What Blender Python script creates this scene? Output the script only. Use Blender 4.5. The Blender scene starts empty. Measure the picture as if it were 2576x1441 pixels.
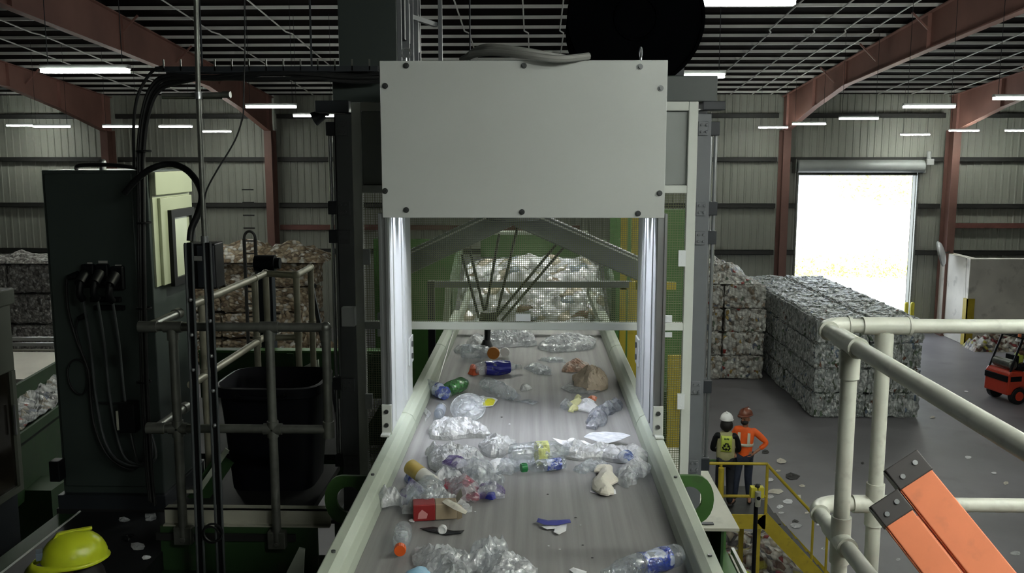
import bpy, bmesh, math, random
from mathutils import Vector, Matrix, noise
SC = bpy.context.scene
COL = SC.collection
R0 = random.Random(7)
# ---------------------------------------------------------------- camera
FPX = 2316.0; W, HH = 2576, 1441; CAMZ = 7.8
PITCH = math.atan(330 / FPX); YAW = math.atan(58 / (FPX / math.cos(PITCH)))
_cp, _sp, _cy, _sy = math.cos(PITCH), math.sin(PITCH), math.cos(YAW), math.sin(YAW)
CR = Vector((_cy, _sy, 0)); CF = Vector((-_sy * _cp, _cy * _cp, -_sp)); CU = CR.cross(CF)
CAM = Vector((0, 0, CAMZ))
cd = bpy.data.cameras.new('camera'); cam = bpy.data.objects.new('camera', cd); COL.objects.link(cam)
cd.sensor_width = 36; cd.lens = FPX / W * 36; cd.clip_start = 0.05; cd.clip_end = 400
cam.matrix_world = Matrix(((CR.x, CU.x, -CF.x, 0), (CR.y, CU.y, -CF.y, 0), (CR.z, CU.z, -CF.z, CAMZ), (0, 0, 0, 1)))
SC.camera = cam
# ---------------------------------------------------------------- sky, sun, exposure
wd = bpy.data.worlds.new('sky'); SC.world = wd; wd.use_nodes = True
bgn = wd.node_tree.nodes['Background']
bgn.inputs[0].default_value = (0.80, 0.89, 1.0, 1); bgn.inputs[1].default_value = 4.2
sd = bpy.data.lights.new('sun', 'SUN'); so = bpy.data.objects.new('sun', sd); COL.objects.link(so)
sd.energy = 18; sd.angle = 0.02; so.rotation_euler = (math.radians(36), math.radians(-14), 0)
LAMP_W = 105.0        # radiance of the ceiling tubes
LED_W = 68.0         # radiance of the strips inside the sorting tunnel
vs = SC.view_settings
SC.display_settings.display_device = 'sRGB'; vs.view_transform = 'Standard'; vs.look = 'None'; vs.exposure = 0.0; vs.gamma = 1.0
try: vs.use_curve_mapping = False
except Exception: pass
SC.cycles.use_denoising = True
SC.cycles.max_bounces = 7; SC.cycles.diffuse_bounces = 4; SC.cycles.glossy_bounces = 3; SC.cycles.transparent_max_bounces = 14
SC.cycles.transmission_bounces = 3; SC.cycles.caustics_reflective = False; SC.cycles.caustics_refractive = False
SC.cycles.sample_clamp_indirect = 4.0; SC.cycles.use_light_tree = True

def ray(px, py): return CF + CR * ((px - 1288) / FPX) + CU * ((720.5 - py) / FPX)
def PY(px, py, Y): d = ray(px, py); return CAM + d * (Y / d.y)
def PZ(px, py, z): d = ray(px, py); return CAM + d * ((z - CAMZ) / d.z)
def PX(px, py, x): d = ray(px, py); return CAM + d * (x / d.x)

# ---------------------------------------------------------------- materials
def lin(c):
    out = []
    for v in c:
        v /= 255.0
        out.append(v / 12.92 if v <= .04045 else ((v + .055) / 1.055) ** 2.4)
    return (*out, 1)
MC = {}
def mat(name, col, rough=.5, metal=0., var=.12, scale=6., bump=0., spec=.5, col2=None, stretch=(1, 1, 1), alpha=1., bscale=None, dirt=0., coat=0.):
    if name in MC: return MC[name]
    m = bpy.data.materials.new(name); m.use_nodes = True; MC[name] = m
    nt = m.node_tree; N = nt.nodes; L = nt.links
    b = N['Principled BSDF']; out = N['Material Output']
    b.inputs['Roughness'].default_value = rough; b.inputs['Metallic'].default_value = metal
    b.inputs['Specular IOR Level'].default_value = spec
    if coat: b.inputs['Coat Weight'].default_value = coat
    c = lin(col)
    tc = N.new('ShaderNodeTexCoord'); mp = N.new('ShaderNodeMapping'); mp.inputs['Scale'].default_value = stretch
    L.new(tc.outputs['Object'], mp.inputs[0])
    nz = N.new('ShaderNodeTexNoise'); nz.inputs['Scale'].default_value = scale; nz.inputs['Detail'].default_value = 5
    L.new(mp.outputs[0], nz.inputs['Vector'])
    rp = N.new('ShaderNodeValToRGB'); L.new(nz.outputs[0], rp.inputs[0])
    rp.color_ramp.elements[0].position = .32; rp.color_ramp.elements[1].position = .68
    c2 = lin(col2) if col2 else tuple(min(1, v * (1 + var)) for v in c[:3]) + (1,)
    c1 = c if col2 else tuple(v * (1 - var) for v in c[:3]) + (1,)
    rp.color_ramp.elements[0].color = c1; rp.color_ramp.elements[1].color = c2
    last = rp.outputs[0]
    if dirt:
        n2 = N.new('ShaderNodeTexNoise'); n2.inputs['Scale'].default_value = scale * 2.7; n2.inputs['Detail'].default_value = 8
        L.new(tc.outputs['Object'], n2.inputs['Vector'])
        r2 = N.new('ShaderNodeValToRGB'); r2.color_ramp.elements[0].position = .58; r2.color_ramp.elements[1].position = .72
        r2.color_ramp.elements[0].color = (0, 0, 0, 1); r2.color_ramp.elements[1].color = (dirt, dirt, dirt, 1)
        L.new(n2.outputs[0], r2.inputs[0])
        mx = N.new('ShaderNodeMixRGB'); L.new(r2.outputs[0], mx.inputs[0]); L.new(last, mx.inputs[1]); mx.inputs[2].default_value = (.05, .045, .04, 1)
        last = mx.outputs[0]
    L.new(last, b.inputs['Base Color'])
    if bump:
        n3 = N.new('ShaderNodeTexNoise'); n3.inputs['Scale'].default_value = bscale or scale * 4; n3.inputs['Detail'].default_value = 4
        L.new(mp.outputs[0], n3.inputs['Vector'])
        bp = N.new('ShaderNodeBump'); bp.inputs['Strength'].default_value = bump; bp.inputs['Distance'].default_value = .02
        L.new(n3.outputs[0], bp.inputs['Height']); L.new(bp.outputs[0], b.inputs['Normal'])
    if alpha < 1:
        tr = N.new('ShaderNodeBsdfTransparent'); tr.inputs[0].default_value = (.95, .97, 1, 1)
        ms = N.new('ShaderNodeMixShader')
        r4 = N.new('ShaderNodeMapRange'); r4.inputs[3].default_value = max(0, alpha - .22); r4.inputs[4].default_value = min(1, alpha + .22)
        n4 = N.new('ShaderNodeTexNoise'); n4.inputs['Scale'].default_value = 26; n4.inputs['Detail'].default_value = 4
        L.new(tc.outputs['Object'], n4.inputs['Vector']); L.new(n4.outputs[0], r4.inputs[0])
        r4.inputs[1].default_value = .35; r4.inputs[2].default_value = .65
        L.new(r4.outputs[0], ms.inputs[0]); L.new(tr.outputs[0], ms.inputs[1]); L.new(b.outputs[0], ms.inputs[2]); L.new(ms.outputs[0], out.inputs[0])
    return m
def film(name, col, alpha, col2=None, scale=10., rough=.14, trl=.4, cell=34., bump=.55, gls=.2):
    """thin crumpled plastic: glossy facets, light coming through, partly see-through"""
    m = bpy.data.materials.new(name); m.use_nodes = True; MC[name] = m
    nt = m.node_tree; N = nt.nodes; L = nt.links; b = N['Principled BSDF']; b.inputs['Roughness'].default_value = rough; b.inputs['Specular IOR Level'].default_value = .9
    tc = N.new('ShaderNodeTexCoord'); n1 = N.new('ShaderNodeTexNoise'); n1.inputs['Scale'].default_value = scale; n1.inputs['Detail'].default_value = 3; L.new(tc.outputs['Object'], n1.inputs['Vector'])
    rp = N.new('ShaderNodeValToRGB'); L.new(n1.outputs[0], rp.inputs[0]); e = rp.color_ramp.elements; c = lin(col); c2 = lin(col2) if col2 else tuple(v * .93 for v in c[:3]) + (1,)
    e[0].position = .5 if col2 else .35; e[1].position = .56 if col2 else .65; e[0].color = c; e[1].color = c2; L.new(rp.outputs[0], b.inputs['Base Color'])
    ad = N.new('ShaderNodeMixRGB'); ad.blend_type = 'ADD'; ad.inputs[0].default_value = .05; n2 = N.new('ShaderNodeTexNoise'); n2.inputs['Scale'].default_value = 22; L.new(tc.outputs['Object'], n2.inputs['Vector']); L.new(tc.outputs['Object'], ad.inputs[1]); L.new(n2.outputs['Color'], ad.inputs[2])
    vo = N.new('ShaderNodeTexVoronoi'); vo.inputs['Scale'].default_value = cell; L.new(ad.outputs[0], vo.inputs['Vector'])
    v2 = N.new('ShaderNodeTexVoronoi'); v2.inputs['Scale'].default_value = cell * 2.6; L.new(ad.outputs[0], v2.inputs['Vector'])
    sm = N.new('ShaderNodeMath'); sm.operation = 'MULTIPLY_ADD'; sm.inputs[1].default_value = .4; L.new(v2.outputs['Distance'], sm.inputs[0]); L.new(vo.outputs['Distance'], sm.inputs[2])
    bp = N.new('ShaderNodeBump'); bp.inputs['Strength'].default_value = bump; bp.inputs['Distance'].default_value = .012; L.new(sm.outputs[0], bp.inputs['Height']); L.new(bp.outputs[0], b.inputs['Normal'])
    tl = N.new('ShaderNodeBsdfTranslucent'); L.new(rp.outputs[0], tl.inputs[0]); m1 = N.new('ShaderNodeMixShader'); m1.inputs[0].default_value = trl; L.new(b.outputs[0], m1.inputs[1]); L.new(tl.outputs[0], m1.inputs[2])
    gl = N.new('ShaderNodeBsdfGlossy'); gl.inputs['Roughness'].default_value = rough + .06; L.new(bp.outputs[0], gl.inputs['Normal']); m3 = N.new('ShaderNodeMixShader'); m3.inputs[0].default_value = gls; L.new(m1.outputs[0], m3.inputs[1]); L.new(gl.outputs[0], m3.inputs[2]); m1 = m3
    tr = N.new('ShaderNodeBsdfTransparent'); tr.inputs[0].default_value = (.96, .98, 1, 1); m2 = N.new('ShaderNodeMixShader')
    n5 = N.new('ShaderNodeTexNoise'); n5.inputs['Scale'].default_value = 15; n5.inputs['Detail'].default_value = 7; L.new(tc.outputs['Object'], n5.inputs['Vector'])
    mr = N.new('ShaderNodeMapRange'); mr.inputs[1].default_value = .35; mr.inputs[2].default_value = .65; mr.inputs[3].default_value = max(0, alpha - .25); mr.inputs[4].default_value = min(1, alpha + .25); L.new(n5.outputs[0], mr.inputs[0])
    L.new(mr.outputs[0], m2.inputs[0]); L.new(tr.outputs[0], m2.inputs[1]); L.new(m1.outputs[0], m2.inputs[2]); L.new(m2.outputs[0], N['Material Output'].inputs[0])
    return m
def emat(name, col, strength):
    if name in MC: return MC[name]
    m = bpy.data.materials.new(name); m.use_nodes = True; MC[name] = m
    b = m.node_tree.nodes['Principled BSDF']; b.inputs['Base Color'].default_value = lin(col)
    b.inputs['Emission Color'].default_value = lin(col); b.inputs['Emission Strength'].default_value = strength
    return m
def chips(name, cols, scale, base_rough=.45, bump=.6, stretch=(1, 1, 1), dark=.35):
    """shredded or pressed pieces: random colour per small cell, dark gaps between"""
    if name in MC: return MC[name]
    m = bpy.data.materials.new(name); m.use_nodes = True; MC[name] = m
    nt = m.node_tree; N = nt.nodes; L = nt.links; b = N['Principled BSDF']; b.inputs['Roughness'].default_value = base_rough
    tc = N.new('ShaderNodeTexCoord'); mp = N.new('ShaderNodeMapping'); mp.inputs['Scale'].default_value = stretch
    oi = N.new('ShaderNodeObjectInfo'); ad = N.new('ShaderNodeVectorMath'); ad.operation = 'ADD'
    sc = N.new('ShaderNodeVectorMath'); sc.operation = 'SCALE'; sc.inputs[0].default_value = (9, 17, 5); L.new(oi.outputs['Random'], sc.inputs['Scale'])
    L.new(tc.outputs['Object'], ad.inputs[0]); L.new(sc.outputs[0], ad.inputs[1]); L.new(ad.outputs[0], mp.inputs[0])
    nd = N.new('ShaderNodeTexNoise'); nd.inputs['Scale'].default_value = scale * .35; nd.inputs['Detail'].default_value = 2
    L.new(mp.outputs[0], nd.inputs['Vector'])
    a2 = N.new('ShaderNodeMixRGB'); a2.blend_type = 'ADD'; a2.inputs[0].default_value = .22; L.new(mp.outputs[0], a2.inputs[1]); L.new(nd.outputs['Color'], a2.inputs[2])
    vo = N.new('ShaderNodeTexVoronoi'); vo.inputs['Scale'].default_value = scale; L.new(a2.outputs[0], vo.inputs['Vector'])
    sp = N.new('ShaderNodeSeparateColor'); L.new(vo.outputs['Color'], sp.inputs[0])
    rp = N.new('ShaderNodeValToRGB'); rp.color_ramp.interpolation = 'CONSTANT'; L.new(sp.outputs[0], rp.inputs[0])
    e = rp.color_ramp.elements
    tot = sum(w for _, w in cols); acc = 0
    for i, (c, w) in enumerate(cols):
        if i < 2: el = e[i]; el.position = acc / tot
        else: el = e.new(acc / tot)
        el.color = lin(c); acc += w
    dm = N.new('ShaderNodeMapRange'); dm.inputs[1].default_value = .05; dm.inputs[2].default_value = .75; dm.inputs[3].default_value = 1; dm.inputs[4].default_value = dark
    L.new(vo.outputs['Distance'], dm.inputs[0])
    mu = N.new('ShaderNodeMixRGB'); mu.blend_type = 'MULTIPLY'; mu.inputs[0].default_value = 1; L.new(rp.outputs[0], mu.inputs[1]); L.new(dm.outputs[0], mu.inputs[2])
    L.new(mu.outputs[0], b.inputs['Base Color'])
    bp = N.new('ShaderNodeBump'); bp.inputs['Strength'].default_value = bump; bp.inputs['Distance'].default_value = .03; bp.invert = True
    L.new(vo.outputs['Distance'], bp.inputs['Height']); L.new(bp.outputs[0], b.inputs['Normal'])
    return m

M_hood = mat('hood_paint', (196, 199, 196), .33, var=.03, scale=2, spec=.5)
M_frame = mat('frame_paint', (205, 208, 202), .45, var=.05, scale=3)
M_panelg = mat('panel_grey', (140, 144, 142), .4, var=.05, scale=3)
M_white = mat('white_liner', (225, 228, 230), .35, var=.03, scale=3)
M_alu = mat('aluminium', (175, 178, 180), .3, .85, var=.05, scale=8)
M_steel = mat('galvanised', (120, 122, 116), .42, .7, var=.2, scale=14)
M_bolt = mat('bolt_steel', (95, 97, 98), .3, .8, var=.1)
M_post = mat('post_grey', (104, 107, 111), .5, var=.08, scale=4)
M_dark = mat('dark_frame', (38, 42, 48), .5, var=.1, scale=4)
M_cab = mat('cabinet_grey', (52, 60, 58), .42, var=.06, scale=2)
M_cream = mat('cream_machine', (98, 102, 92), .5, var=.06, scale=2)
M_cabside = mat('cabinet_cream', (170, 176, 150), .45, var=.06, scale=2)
M_drum = mat('drum_black', (7, 8, 10), 1., var=.2, spec=0.)
M_rubber = mat('black_rubber', (17, 18, 20), .5, var=.2)
M_black = mat('black_plastic', (11, 12, 15), .5, spec=.25, var=.2)
M_tote = mat('tote_navy', (11, 12, 20), .5, spec=.25, var=.15, scale=3)
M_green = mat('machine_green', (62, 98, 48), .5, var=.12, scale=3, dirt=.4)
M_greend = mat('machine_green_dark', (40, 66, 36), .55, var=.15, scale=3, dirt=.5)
M_skirt = mat('skirt_paint', (176, 184, 168), .42, var=.04, scale=2, dirt=.12)
M_plate = mat('beam_beige', (165, 164, 150), .5, var=.08, scale=3, dirt=.2)
M_belt = mat('belt_grey', (142, 140, 139), .62, var=.2, scale=3.2, stretch=(7, .18, 1), bump=.08, bscale=60, dirt=.0)
M_floor = mat('concrete_floor', (128, 126, 130), .42, var=.2, scale=.35, bump=.04, bscale=8, dirt=.25)
M_wall = mat('wall_panel', (141, 143, 134), .55, var=.08, scale=.25)
M_roof = mat('roof_deck', (26, 22, 22), .9, spec=.03, var=.1, scale=.5)
M_purl = mat('purlin_paint', (226, 226, 222), .5, var=.1, scale=.6)
M_red = mat('red_oxide', (106, 76, 68), .6, var=.15, scale=.8)
M_red_lit = mat('red_oxide_rafter', (150, 110, 100), .6, var=.15, scale=.8)  # column red oxide, lightened to stand in for light on the rafters
M_girt = mat('girt_dark', (40, 40, 38), .6, var=.1)
M_girtr = mat('girt_red', (104, 66, 60), .6, var=.1)
M_conc = mat('concrete_block', (214, 210, 200), .75, var=.16, scale=.7, dirt=.4)
M_rail = mat('rail_paint', (200, 202, 190), .35, var=.07, scale=9, dirt=.2)
M_orange = mat('ladder_orange', (240, 136, 92), .5, var=.07, scale=7, dirt=.12)
M_capk = mat('ladder_cap', (66, 62, 62), .45, var=.1)
M_yel = mat('safety_yellow', (176, 156, 44), .5, var=.1, scale=4, dirt=.25)
M_ylw = mat('bright_yellow', (206, 196, 60), .45, var=.08)
M_mesh = mat('mesh_wire', (104, 110, 78), .45, .2, var=.1)
M_deck = mat('steel_deck', (58, 58, 56), .6, var=.2, scale=5, dirt=.3)
M_beltd = mat('black_belt', (24, 25, 28), .55, var=.25, scale=4)
M_lamp = emat('lamp_tube', (245, 250, 240), LAMP_W)
M_led = emat('tunnel_led', (238, 244, 255), LED_W)
M_lampb = mat('lamp_body', (150, 152, 150), .4, var=.05)
M_hosegr = mat('hose_grey', (150, 150, 146), .4, var=.08)
# ---------------------------------------------------------------- mesh builder
ORG = {}
class MB:
    def __init__(s): s.v = []; s.f = []; s.mi = []; s.cm = 0
    def face(s, idx): s.f.append(tuple(idx)); s.mi.append(s.cm)
    def box(s, a, b, rot=None, c=None):
        a, b = Vector(a), Vector(b); n = len(s.v)
        for z in (a.z, b.z):
            for x, y in ((a.x, a.y), (b.x, a.y), (b.x, b.y), (a.x, b.y)):
                p = Vector((x, y, z))
                if rot is not None: o = Vector(c) if c is not None else (a + b) / 2; p = o + rot @ (p - o)
                s.v.append(p)
        for q in ((3, 2, 1, 0), (4, 5, 6, 7), (0, 1, 5, 4), (1, 2, 6, 5), (2, 3, 7, 6), (3, 0, 4, 7)): s.face([n + i for i in q])
        return s
    def bar(s, p, q, w, h=None, up=(0, 0, 1)):
        p, q = Vector(p), Vector(q); h = h or w; d = (q - p).normalized(); u = Vector(up)
        if abs(d.dot(u)) > .98: u = Vector((0, 1, 0))
        r = d.cross(u).normalized(); u = r.cross(d); n = len(s.v)
        for e in (p, q):
            for x, y in ((-1, -1), (1, -1), (1, 1), (-1, 1)): s.v.append(e + r * (x * w / 2) + u * (y * h / 2))
        for f in ((3, 2, 1, 0), (4, 5, 6, 7), (0, 1, 5, 4), (1, 2, 6, 5), (2, 3, 7, 6), (3, 0, 4, 7)): s.face([n + i for i in f])
        return s
    def tube(s, pts, r, seg=10, caps=True):
        pts = [Vector(p) for p in pts]; rs = r if isinstance(r, (list, tuple)) else [r] * len(pts); n0 = len(s.v); ref = None
        for i, p in enumerate(pts):
            d = (pts[min(i + 1, len(pts) - 1)] - pts[max(i - 1, 0)])
            d = d.normalized() if d.length > 1e-9 else Vector((0, 0, 1))
            if ref is None: ref = Vector((0, 0, 1)) if abs(d.z) < .9 else Vector((1, 0, 0))
            a = (ref - d * ref.dot(d)).normalized(); b = d.cross(a); ref = a
            for k in range(seg):
                t = 2 * math.pi * k / seg; s.v.append(p + (a * math.cos(t) + b * math.sin(t)) * rs[i])
        for i in range(len(pts) - 1):
            for k in range(seg):
                k2 = (k + 1) % seg; o = n0 + i * seg
                s.face((o + k, o + k2, o + seg + k2, o + seg + k))
        if caps:
            s.face([n0 + k for k in reversed(range(seg))]); o = n0 + (len(pts) - 1) * seg; s.face([o + k for k in range(seg)])
        return s
    def cyl(s, p, q, r, r2=None, seg=16): return s.tube([p, q], [r, r if r2 is None else r2], seg)
    def prism(s, pts, off):
        n = len(s.v); k = len(pts); off = Vector(off)
        for p in pts: s.v.append(Vector(p))
        for p in pts: s.v.append(Vector(p) + off)
        s.face(range(n + k - 1, n - 1, -1)); s.face(range(n + k, n + 2 * k))
        for i in range(k): j = (i + 1) % k; s.face((n + i, n + j, n + k + j, n + k + i))
        return s
    def ball(s, c, r, seg=14, rings=8, sc=(1, 1, 1), zmin=-1, fn=None):
        c = Vector(c); n = len(s.v); t0 = math.asin(max(-1, zmin))
        for i in range(rings + 1):
            t = t0 + (math.pi / 2 - t0) * i / rings
            for k in range(seg):
                a = 2 * math.pi * k / seg
                p = Vector((math.cos(t) * math.cos(a) * sc[0], math.cos(t) * math.sin(a) * sc[1], math.sin(t) * sc[2])) * r
                if fn: p = fn(p)
                s.v.append(c + p)
        for i in range(rings):
            for k in range(seg): k2 = (k + 1) % seg; o = n + i * seg; s.face((o + k, o + k2, o + seg + k2, o + seg + k))
        s.face([n + k for k in reversed(range(seg))])
        return s
    def build(s, name, m, parent=None, smooth=False, bevel=0., solid=0., xf=None):
        me = bpy.data.meshes.new(name); o0 = ORG.get(parent.name, Vector((0, 0, 0))) if parent else Vector((0, 0, 0))
        vs_ = [((xf @ v) if xf is not None else v) - o0 for v in s.v]
        me.from_pydata([tuple(v) for v in vs_], [], s.f)
        for q in (m if isinstance(m, (list, tuple)) else [m]): me.materials.append(q)
        if isinstance(m, (list, tuple)): me.polygons.foreach_set('material_index', s.mi)
        bm = bmesh.new(); bm.from_mesh(me); bmesh.ops.remove_doubles(bm, verts=bm.verts, dist=1e-6); bmesh.ops.recalc_face_normals(bm, faces=bm.faces); bm.to_mesh(me); bm.free()
        o = bpy.data.objects.new(name, me); COL.objects.link(o)
        if parent: o.parent = parent; ORG[o.name] = o0
        if smooth:
            for p in me.polygons: p.use_smooth = True
        if bevel:
            b = o.modifiers.new('bevel', 'BEVEL'); b.width = bevel; b.segments = 2; b.limit_method = 'ANGLE'
            if smooth is None: pass
        if solid: q = o.modifiers.new('solid', 'SOLIDIFY'); q.thickness = solid; q.offset = 0
        if smooth and not solid: me.set_sharp_from_angle(angle=math.radians(40))
        return o
def tag(o, label, cat=None, group=None, kind=None):
    o['label'] = label
    if cat: o['category'] = cat
    if group: o['group'] = group
    if kind: o['kind'] = kind
    return o
def thing(name, label, cat, loc=(0, 0, 0), rotz=0., group=None, local=False):
    o = bpy.data.objects.new(name, None); COL.objects.link(o); o.location = loc; o.rotation_euler = (0, 0, rotz); o.empty_display_size = .1
    ORG[o.name] = Vector((0, 0, 0)) if local else Vector(loc)
    return tag(o, label, cat, group)
def struct(name, mb, m, label, cat='structure', **k):
    return tag(mb.build(name, m, **k), label, cat, kind='structure')
def kids(o): return [c for c in bpy.data.objects if c.parent == o]
def dup(root, loc, rotz=None, label=None, group=None):
    r = root.copy(); COL.objects.link(r); r.location = loc
    if rotz is not None: r.rotation_euler = (0, 0, rotz)
    if label: r['label'] = label
    if group: r['group'] = group
    for ch in list(root.children):
        c = ch.copy(); COL.objects.link(c); c.parent = r
        for g in list(ch.children): d = g.copy(); COL.objects.link(d); d.parent = c
    return r
def curve_pts(pts, n=8):
    """smooth path through points"""
    P = [Vector(p) for p in pts]; out = []
    for i in range(len(P) - 1):
        a, b, c, d = P[max(i - 1, 0)], P[i], P[i + 1], P[min(i + 2, len(P) - 1)]
        for k in range(n):
            t = k / n
            out.append(.5 * ((2 * b) + (c - a) * t + (2 * a - 5 * b + 4 * c - d) * t * t + (3 * b - a - 3 * c + d) * t ** 3))
    out.append(P[-1]); return out
def arc(c, a, b, r, t0, t1, n): return [Vector(c) + (Vector(a) * math.cos(t0 + (t1 - t0) * i / n) + Vector(b) * math.sin(t0 + (t1 - t0) * i / n)) * r for i in range(n + 1)]
ORD = ['first', 'second', 'third', 'fourth', 'fifth', 'sixth', 'seventh', 'eighth', 'ninth', 'tenth', 'eleventh', 'twelfth', 'thirteenth', 'fourteenth',
       'fifteenth', 'sixteenth', 'seventeenth', 'eighteenth', 'nineteenth', 'twentieth', 'twenty-first', 'twenty-second', 'twenty-third', 'twenty-fourth']
# ================================================================ the hall
XL, XR, YB, YF = -31.0, 34.0, 41.0, -16.0
def roofz(y): return 10.3 + (YB - y) * .09
struct('floor', MB().box((XL - .3, YF - .3, -.3), (XR + .3, YB + .3, 0)), M_floor, 'grey concrete floor of the recycling hall', 'floor')
D0, D1, DT = 11.55, 16.65, 7.03       # dock door opening in the back wall
def ribbed(x0, x1, z0, z1, y, mb):
    """corrugated panel seen from inside: flat pans with raised ribs"""
    n0 = len(mb.v); xs = []
    k = math.floor(x0 / .31); x = k * .31
    while x < x1:
        for dx, dy in ((0, 0), (.2, 0), (.225, -.03), (.285, -.03)):
            if x0 < x + dx < x1: xs.append((x + dx, dy))
        x += .31
    xs = [(x0, 0)] + xs + [(x1, 0)]
    for x, dy in xs: mb.v.append(Vector((x, y + dy, z0))); mb.v.append(Vector((x, y + dy, z1)))
    for i in range(len(xs) - 1): a = n0 + 2 * i; mb.face((a, a + 2, a + 3, a + 1))
b = MB(); ribbed(XL, D0, 0, 10.6, YB, b); ribbed(D1, XR, 0, 10.6, YB, b); ribbed(D0, D1, DT, 10.6, YB, b)
b.box((XL, YB + .25, 0), (D0, YB + .3, 10.9)); b.box((D1, YB + .25, 0), (XR, YB + .3, 10.9)); b.box((D0, YB + .25, DT), (D1, YB + .3, 10.9))
b.box((D0 - .04, YB, 0), (D0, YB + .3, DT)); b.box((D1, YB, 0), (D1 + .04, YB + .3, DT)); b.box((D0, YB, DT), (D1, YB + .3, DT + .04))
struct('wall_back', b, M_wall, 'ribbed metal back wall with a bright dock door opening', 'wall')
for nm, x in (('wall_left', XL), ('wall_right', XR)):
    struct(nm, MB().box((x - .3 if x < 0 else x, YF, 0), (x if x < 0 else x + .3, YB, 16)), M_wall, 'ribbed metal side wall of the hall, ' + ('far from the dock door' if x < 0 else 'on the dock door side'), 'wall')
struct('wall_front', MB().box((XL, YF - .3, 0), (XR, YF, 16)), M_wall, 'metal wall closing the hall behind the viewer', 'wall')
b = MB(); b.prism([(XL - .3, YB + .3, roofz(YB + .3) + .12), (XL - .3, YF - .3, roofz(YF) + .12), (XL - .3, YF - .3, roofz(YF) + .4), (XL - .3, YB + .3, roofz(YB + .3) + .4)], (XR - XL + .6, 0, 0))
struct('ceiling', b, M_roof, 'dark insulated metal roof deck sloping down to the back wall', 'ceiling')
n = 0; y = 39.9
while y > 12:
    z = roofz(y)
    b = MB().box((XL, y - .025, z + .02), (XR, y + .025, z + .1)); b.box((XL, y - .03, z + .012), (XR, y + .03, z + .02))
    struct('roof_purlin', b, M_purl, f'pale roof purlin, {ORD[n]} one counting from the back wall', 'purlin')
    n += 1; y -= 1.2
# sag straps running with the slope
STR = []
for px, py in ((1905, 100), (2010, 100), (2085, 100), (2150, 100), (2576, 75), (2576, 122), (2576, 160), (2576, 190), (110, 92), (60, 120), (560, 95), (740, 95), (905, 60), (1160, 50), (1318, 60), (1410, 60)):
    d = ray(px, py); t = (roofz(0) - CAMZ) / (d.z + .09 * d.y); STR.append((CAM + d * t).x)
for i, x in enumerate(sorted(STR)):
    b = MB().tube([(x, 15, roofz(15) - .03), (x, 28, roofz(28) - .03), (x + .12, 28.3, roofz(28.3) - .03), (x + .12, 40, roofz(40) - .03)], .022, 6)
    struct('roof_conduit', b, M_purl, f'thin pale conduit under the purlins, {ORD[i]} counting from the control cabinet side', 'conduit')
# steel frames: tapered rafter with haunch and its column
def ibeam_poly(x, prof, tf=.03, bf=.24):
    """prof: list of (y, z_bottom, z_top)"""
    w = MB(); w.prism([(x - .012, y, zb) for y, zb, zt in prof] + [(x - .012, y, zt) for y, zb, zt in reversed(prof)], (.024, 0, 0))
    for i in range(len(prof) - 1):
        (y0, b0, t0), (y1, b1, t1) = prof[i], prof[i + 1]
        w.bar((x, y0, b0), (x, y1, b1), bf, tf); w.bar((x, y0, t0), (x, y1, t1), bf, tf)
    for y, zb, zt in prof[1:-1]: w.box((x - bf / 2, y - .008, zb), (x + bf / 2, y + .008, zt))
    return w
where = {-18.7: 'behind the control cabinet', -11.55: 'beside the cardboard bales', 10.75: 'beside the dock door, bale side', 17.9: 'between dock door and concrete bay'}
for x, wh in where.items():
    rz = lambda y: roofz(y) - .02
    prof = [(8, 12.1, rz(8)), (14, 11.65, rz(14)), (20.5, 11.0, rz(20.5)), (26, 10.66, rz(26)), (32.8, 10.2, rz(32.8)), (36.3, 9.62, rz(36.3)), (39.95, 8.86, rz(39.95)), (40.75, 8.86, rz(40.75))]
    w = ibeam_poly(x, prof)
    for k, yb in enumerate((22, 26, 30, 34)): w.bar((x - .02 if x > 0 else x + .02, yb, 10.75 + (30 - yb) * .09), (x - .55 if x > 0 else x + .55, yb, rz(yb)), .05, .05)
    struct('roof_rafter', w, M_red_lit, f'red oxide tapered roof rafter {wh}', 'rafter')
    c = MB().box((x - .012, 40.05, 0), (x + .012, 40.75, 8.86)); c.box((x - .16, 39.98, 0), (x + .16, 40.02, 8.86)); c.box((x - .16, 40.73, 0), (x + .16, 40.76, 8.86)); c.box((x - .22, 39.9, 0), (x + .22, 40.8, .025))
    struct('steel_column', c, M_red, f'red oxide wall column {wh}', 'column')
for i, z in enumerate((3.55, 5.6, 7.62, 9.5)):
    for j, (x0, x1, tx) in enumerate(((XL, -18.9, 'outer bay'), (-18.5, -11.75, 'bay behind the cabinet'), (-11.35, 10.55, 'wide middle bay'), (10.95, D0 - .1, 'narrow strip before the dock door'), (D1 + .1, 17.7, 'narrow strip after the dock door'), (18.1, XR, 'bay above the concrete wall'))):
        if z > 7.2 and j == 3: x1 = D1
        if z > 7.2 and j == 4: x0 = D1
        if z > 8 and j == 3: x1 = 17.7
        if z > 8 and j == 4: continue
        g = MB().box((x0, YB - .24, z - .1), (x1, YB - .04, z - .085)); g.box((x0, YB - .24, z - .1), (x1, YB - .225, z + .1)); g.box((x0, YB - .24, z + .085), (x1, YB - .04, z + .1))
        struct('wall_girt', g, M_girt, f'dark wall girt, {ORD[i]} from the floor, {tx}', 'girt')
for x0, x1, z, tx in ((-11.35, 2, 4.62, 'beside the cardboard bales'), (18.1, XR, 4.75, 'over the concrete wall')):
    struct('wall_girt', MB().box((x0, YB - .26, z - .11), (x1, YB - .05, z + .11)), M_girtr, f'red oxide wall girt {tx}', 'girt')
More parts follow.
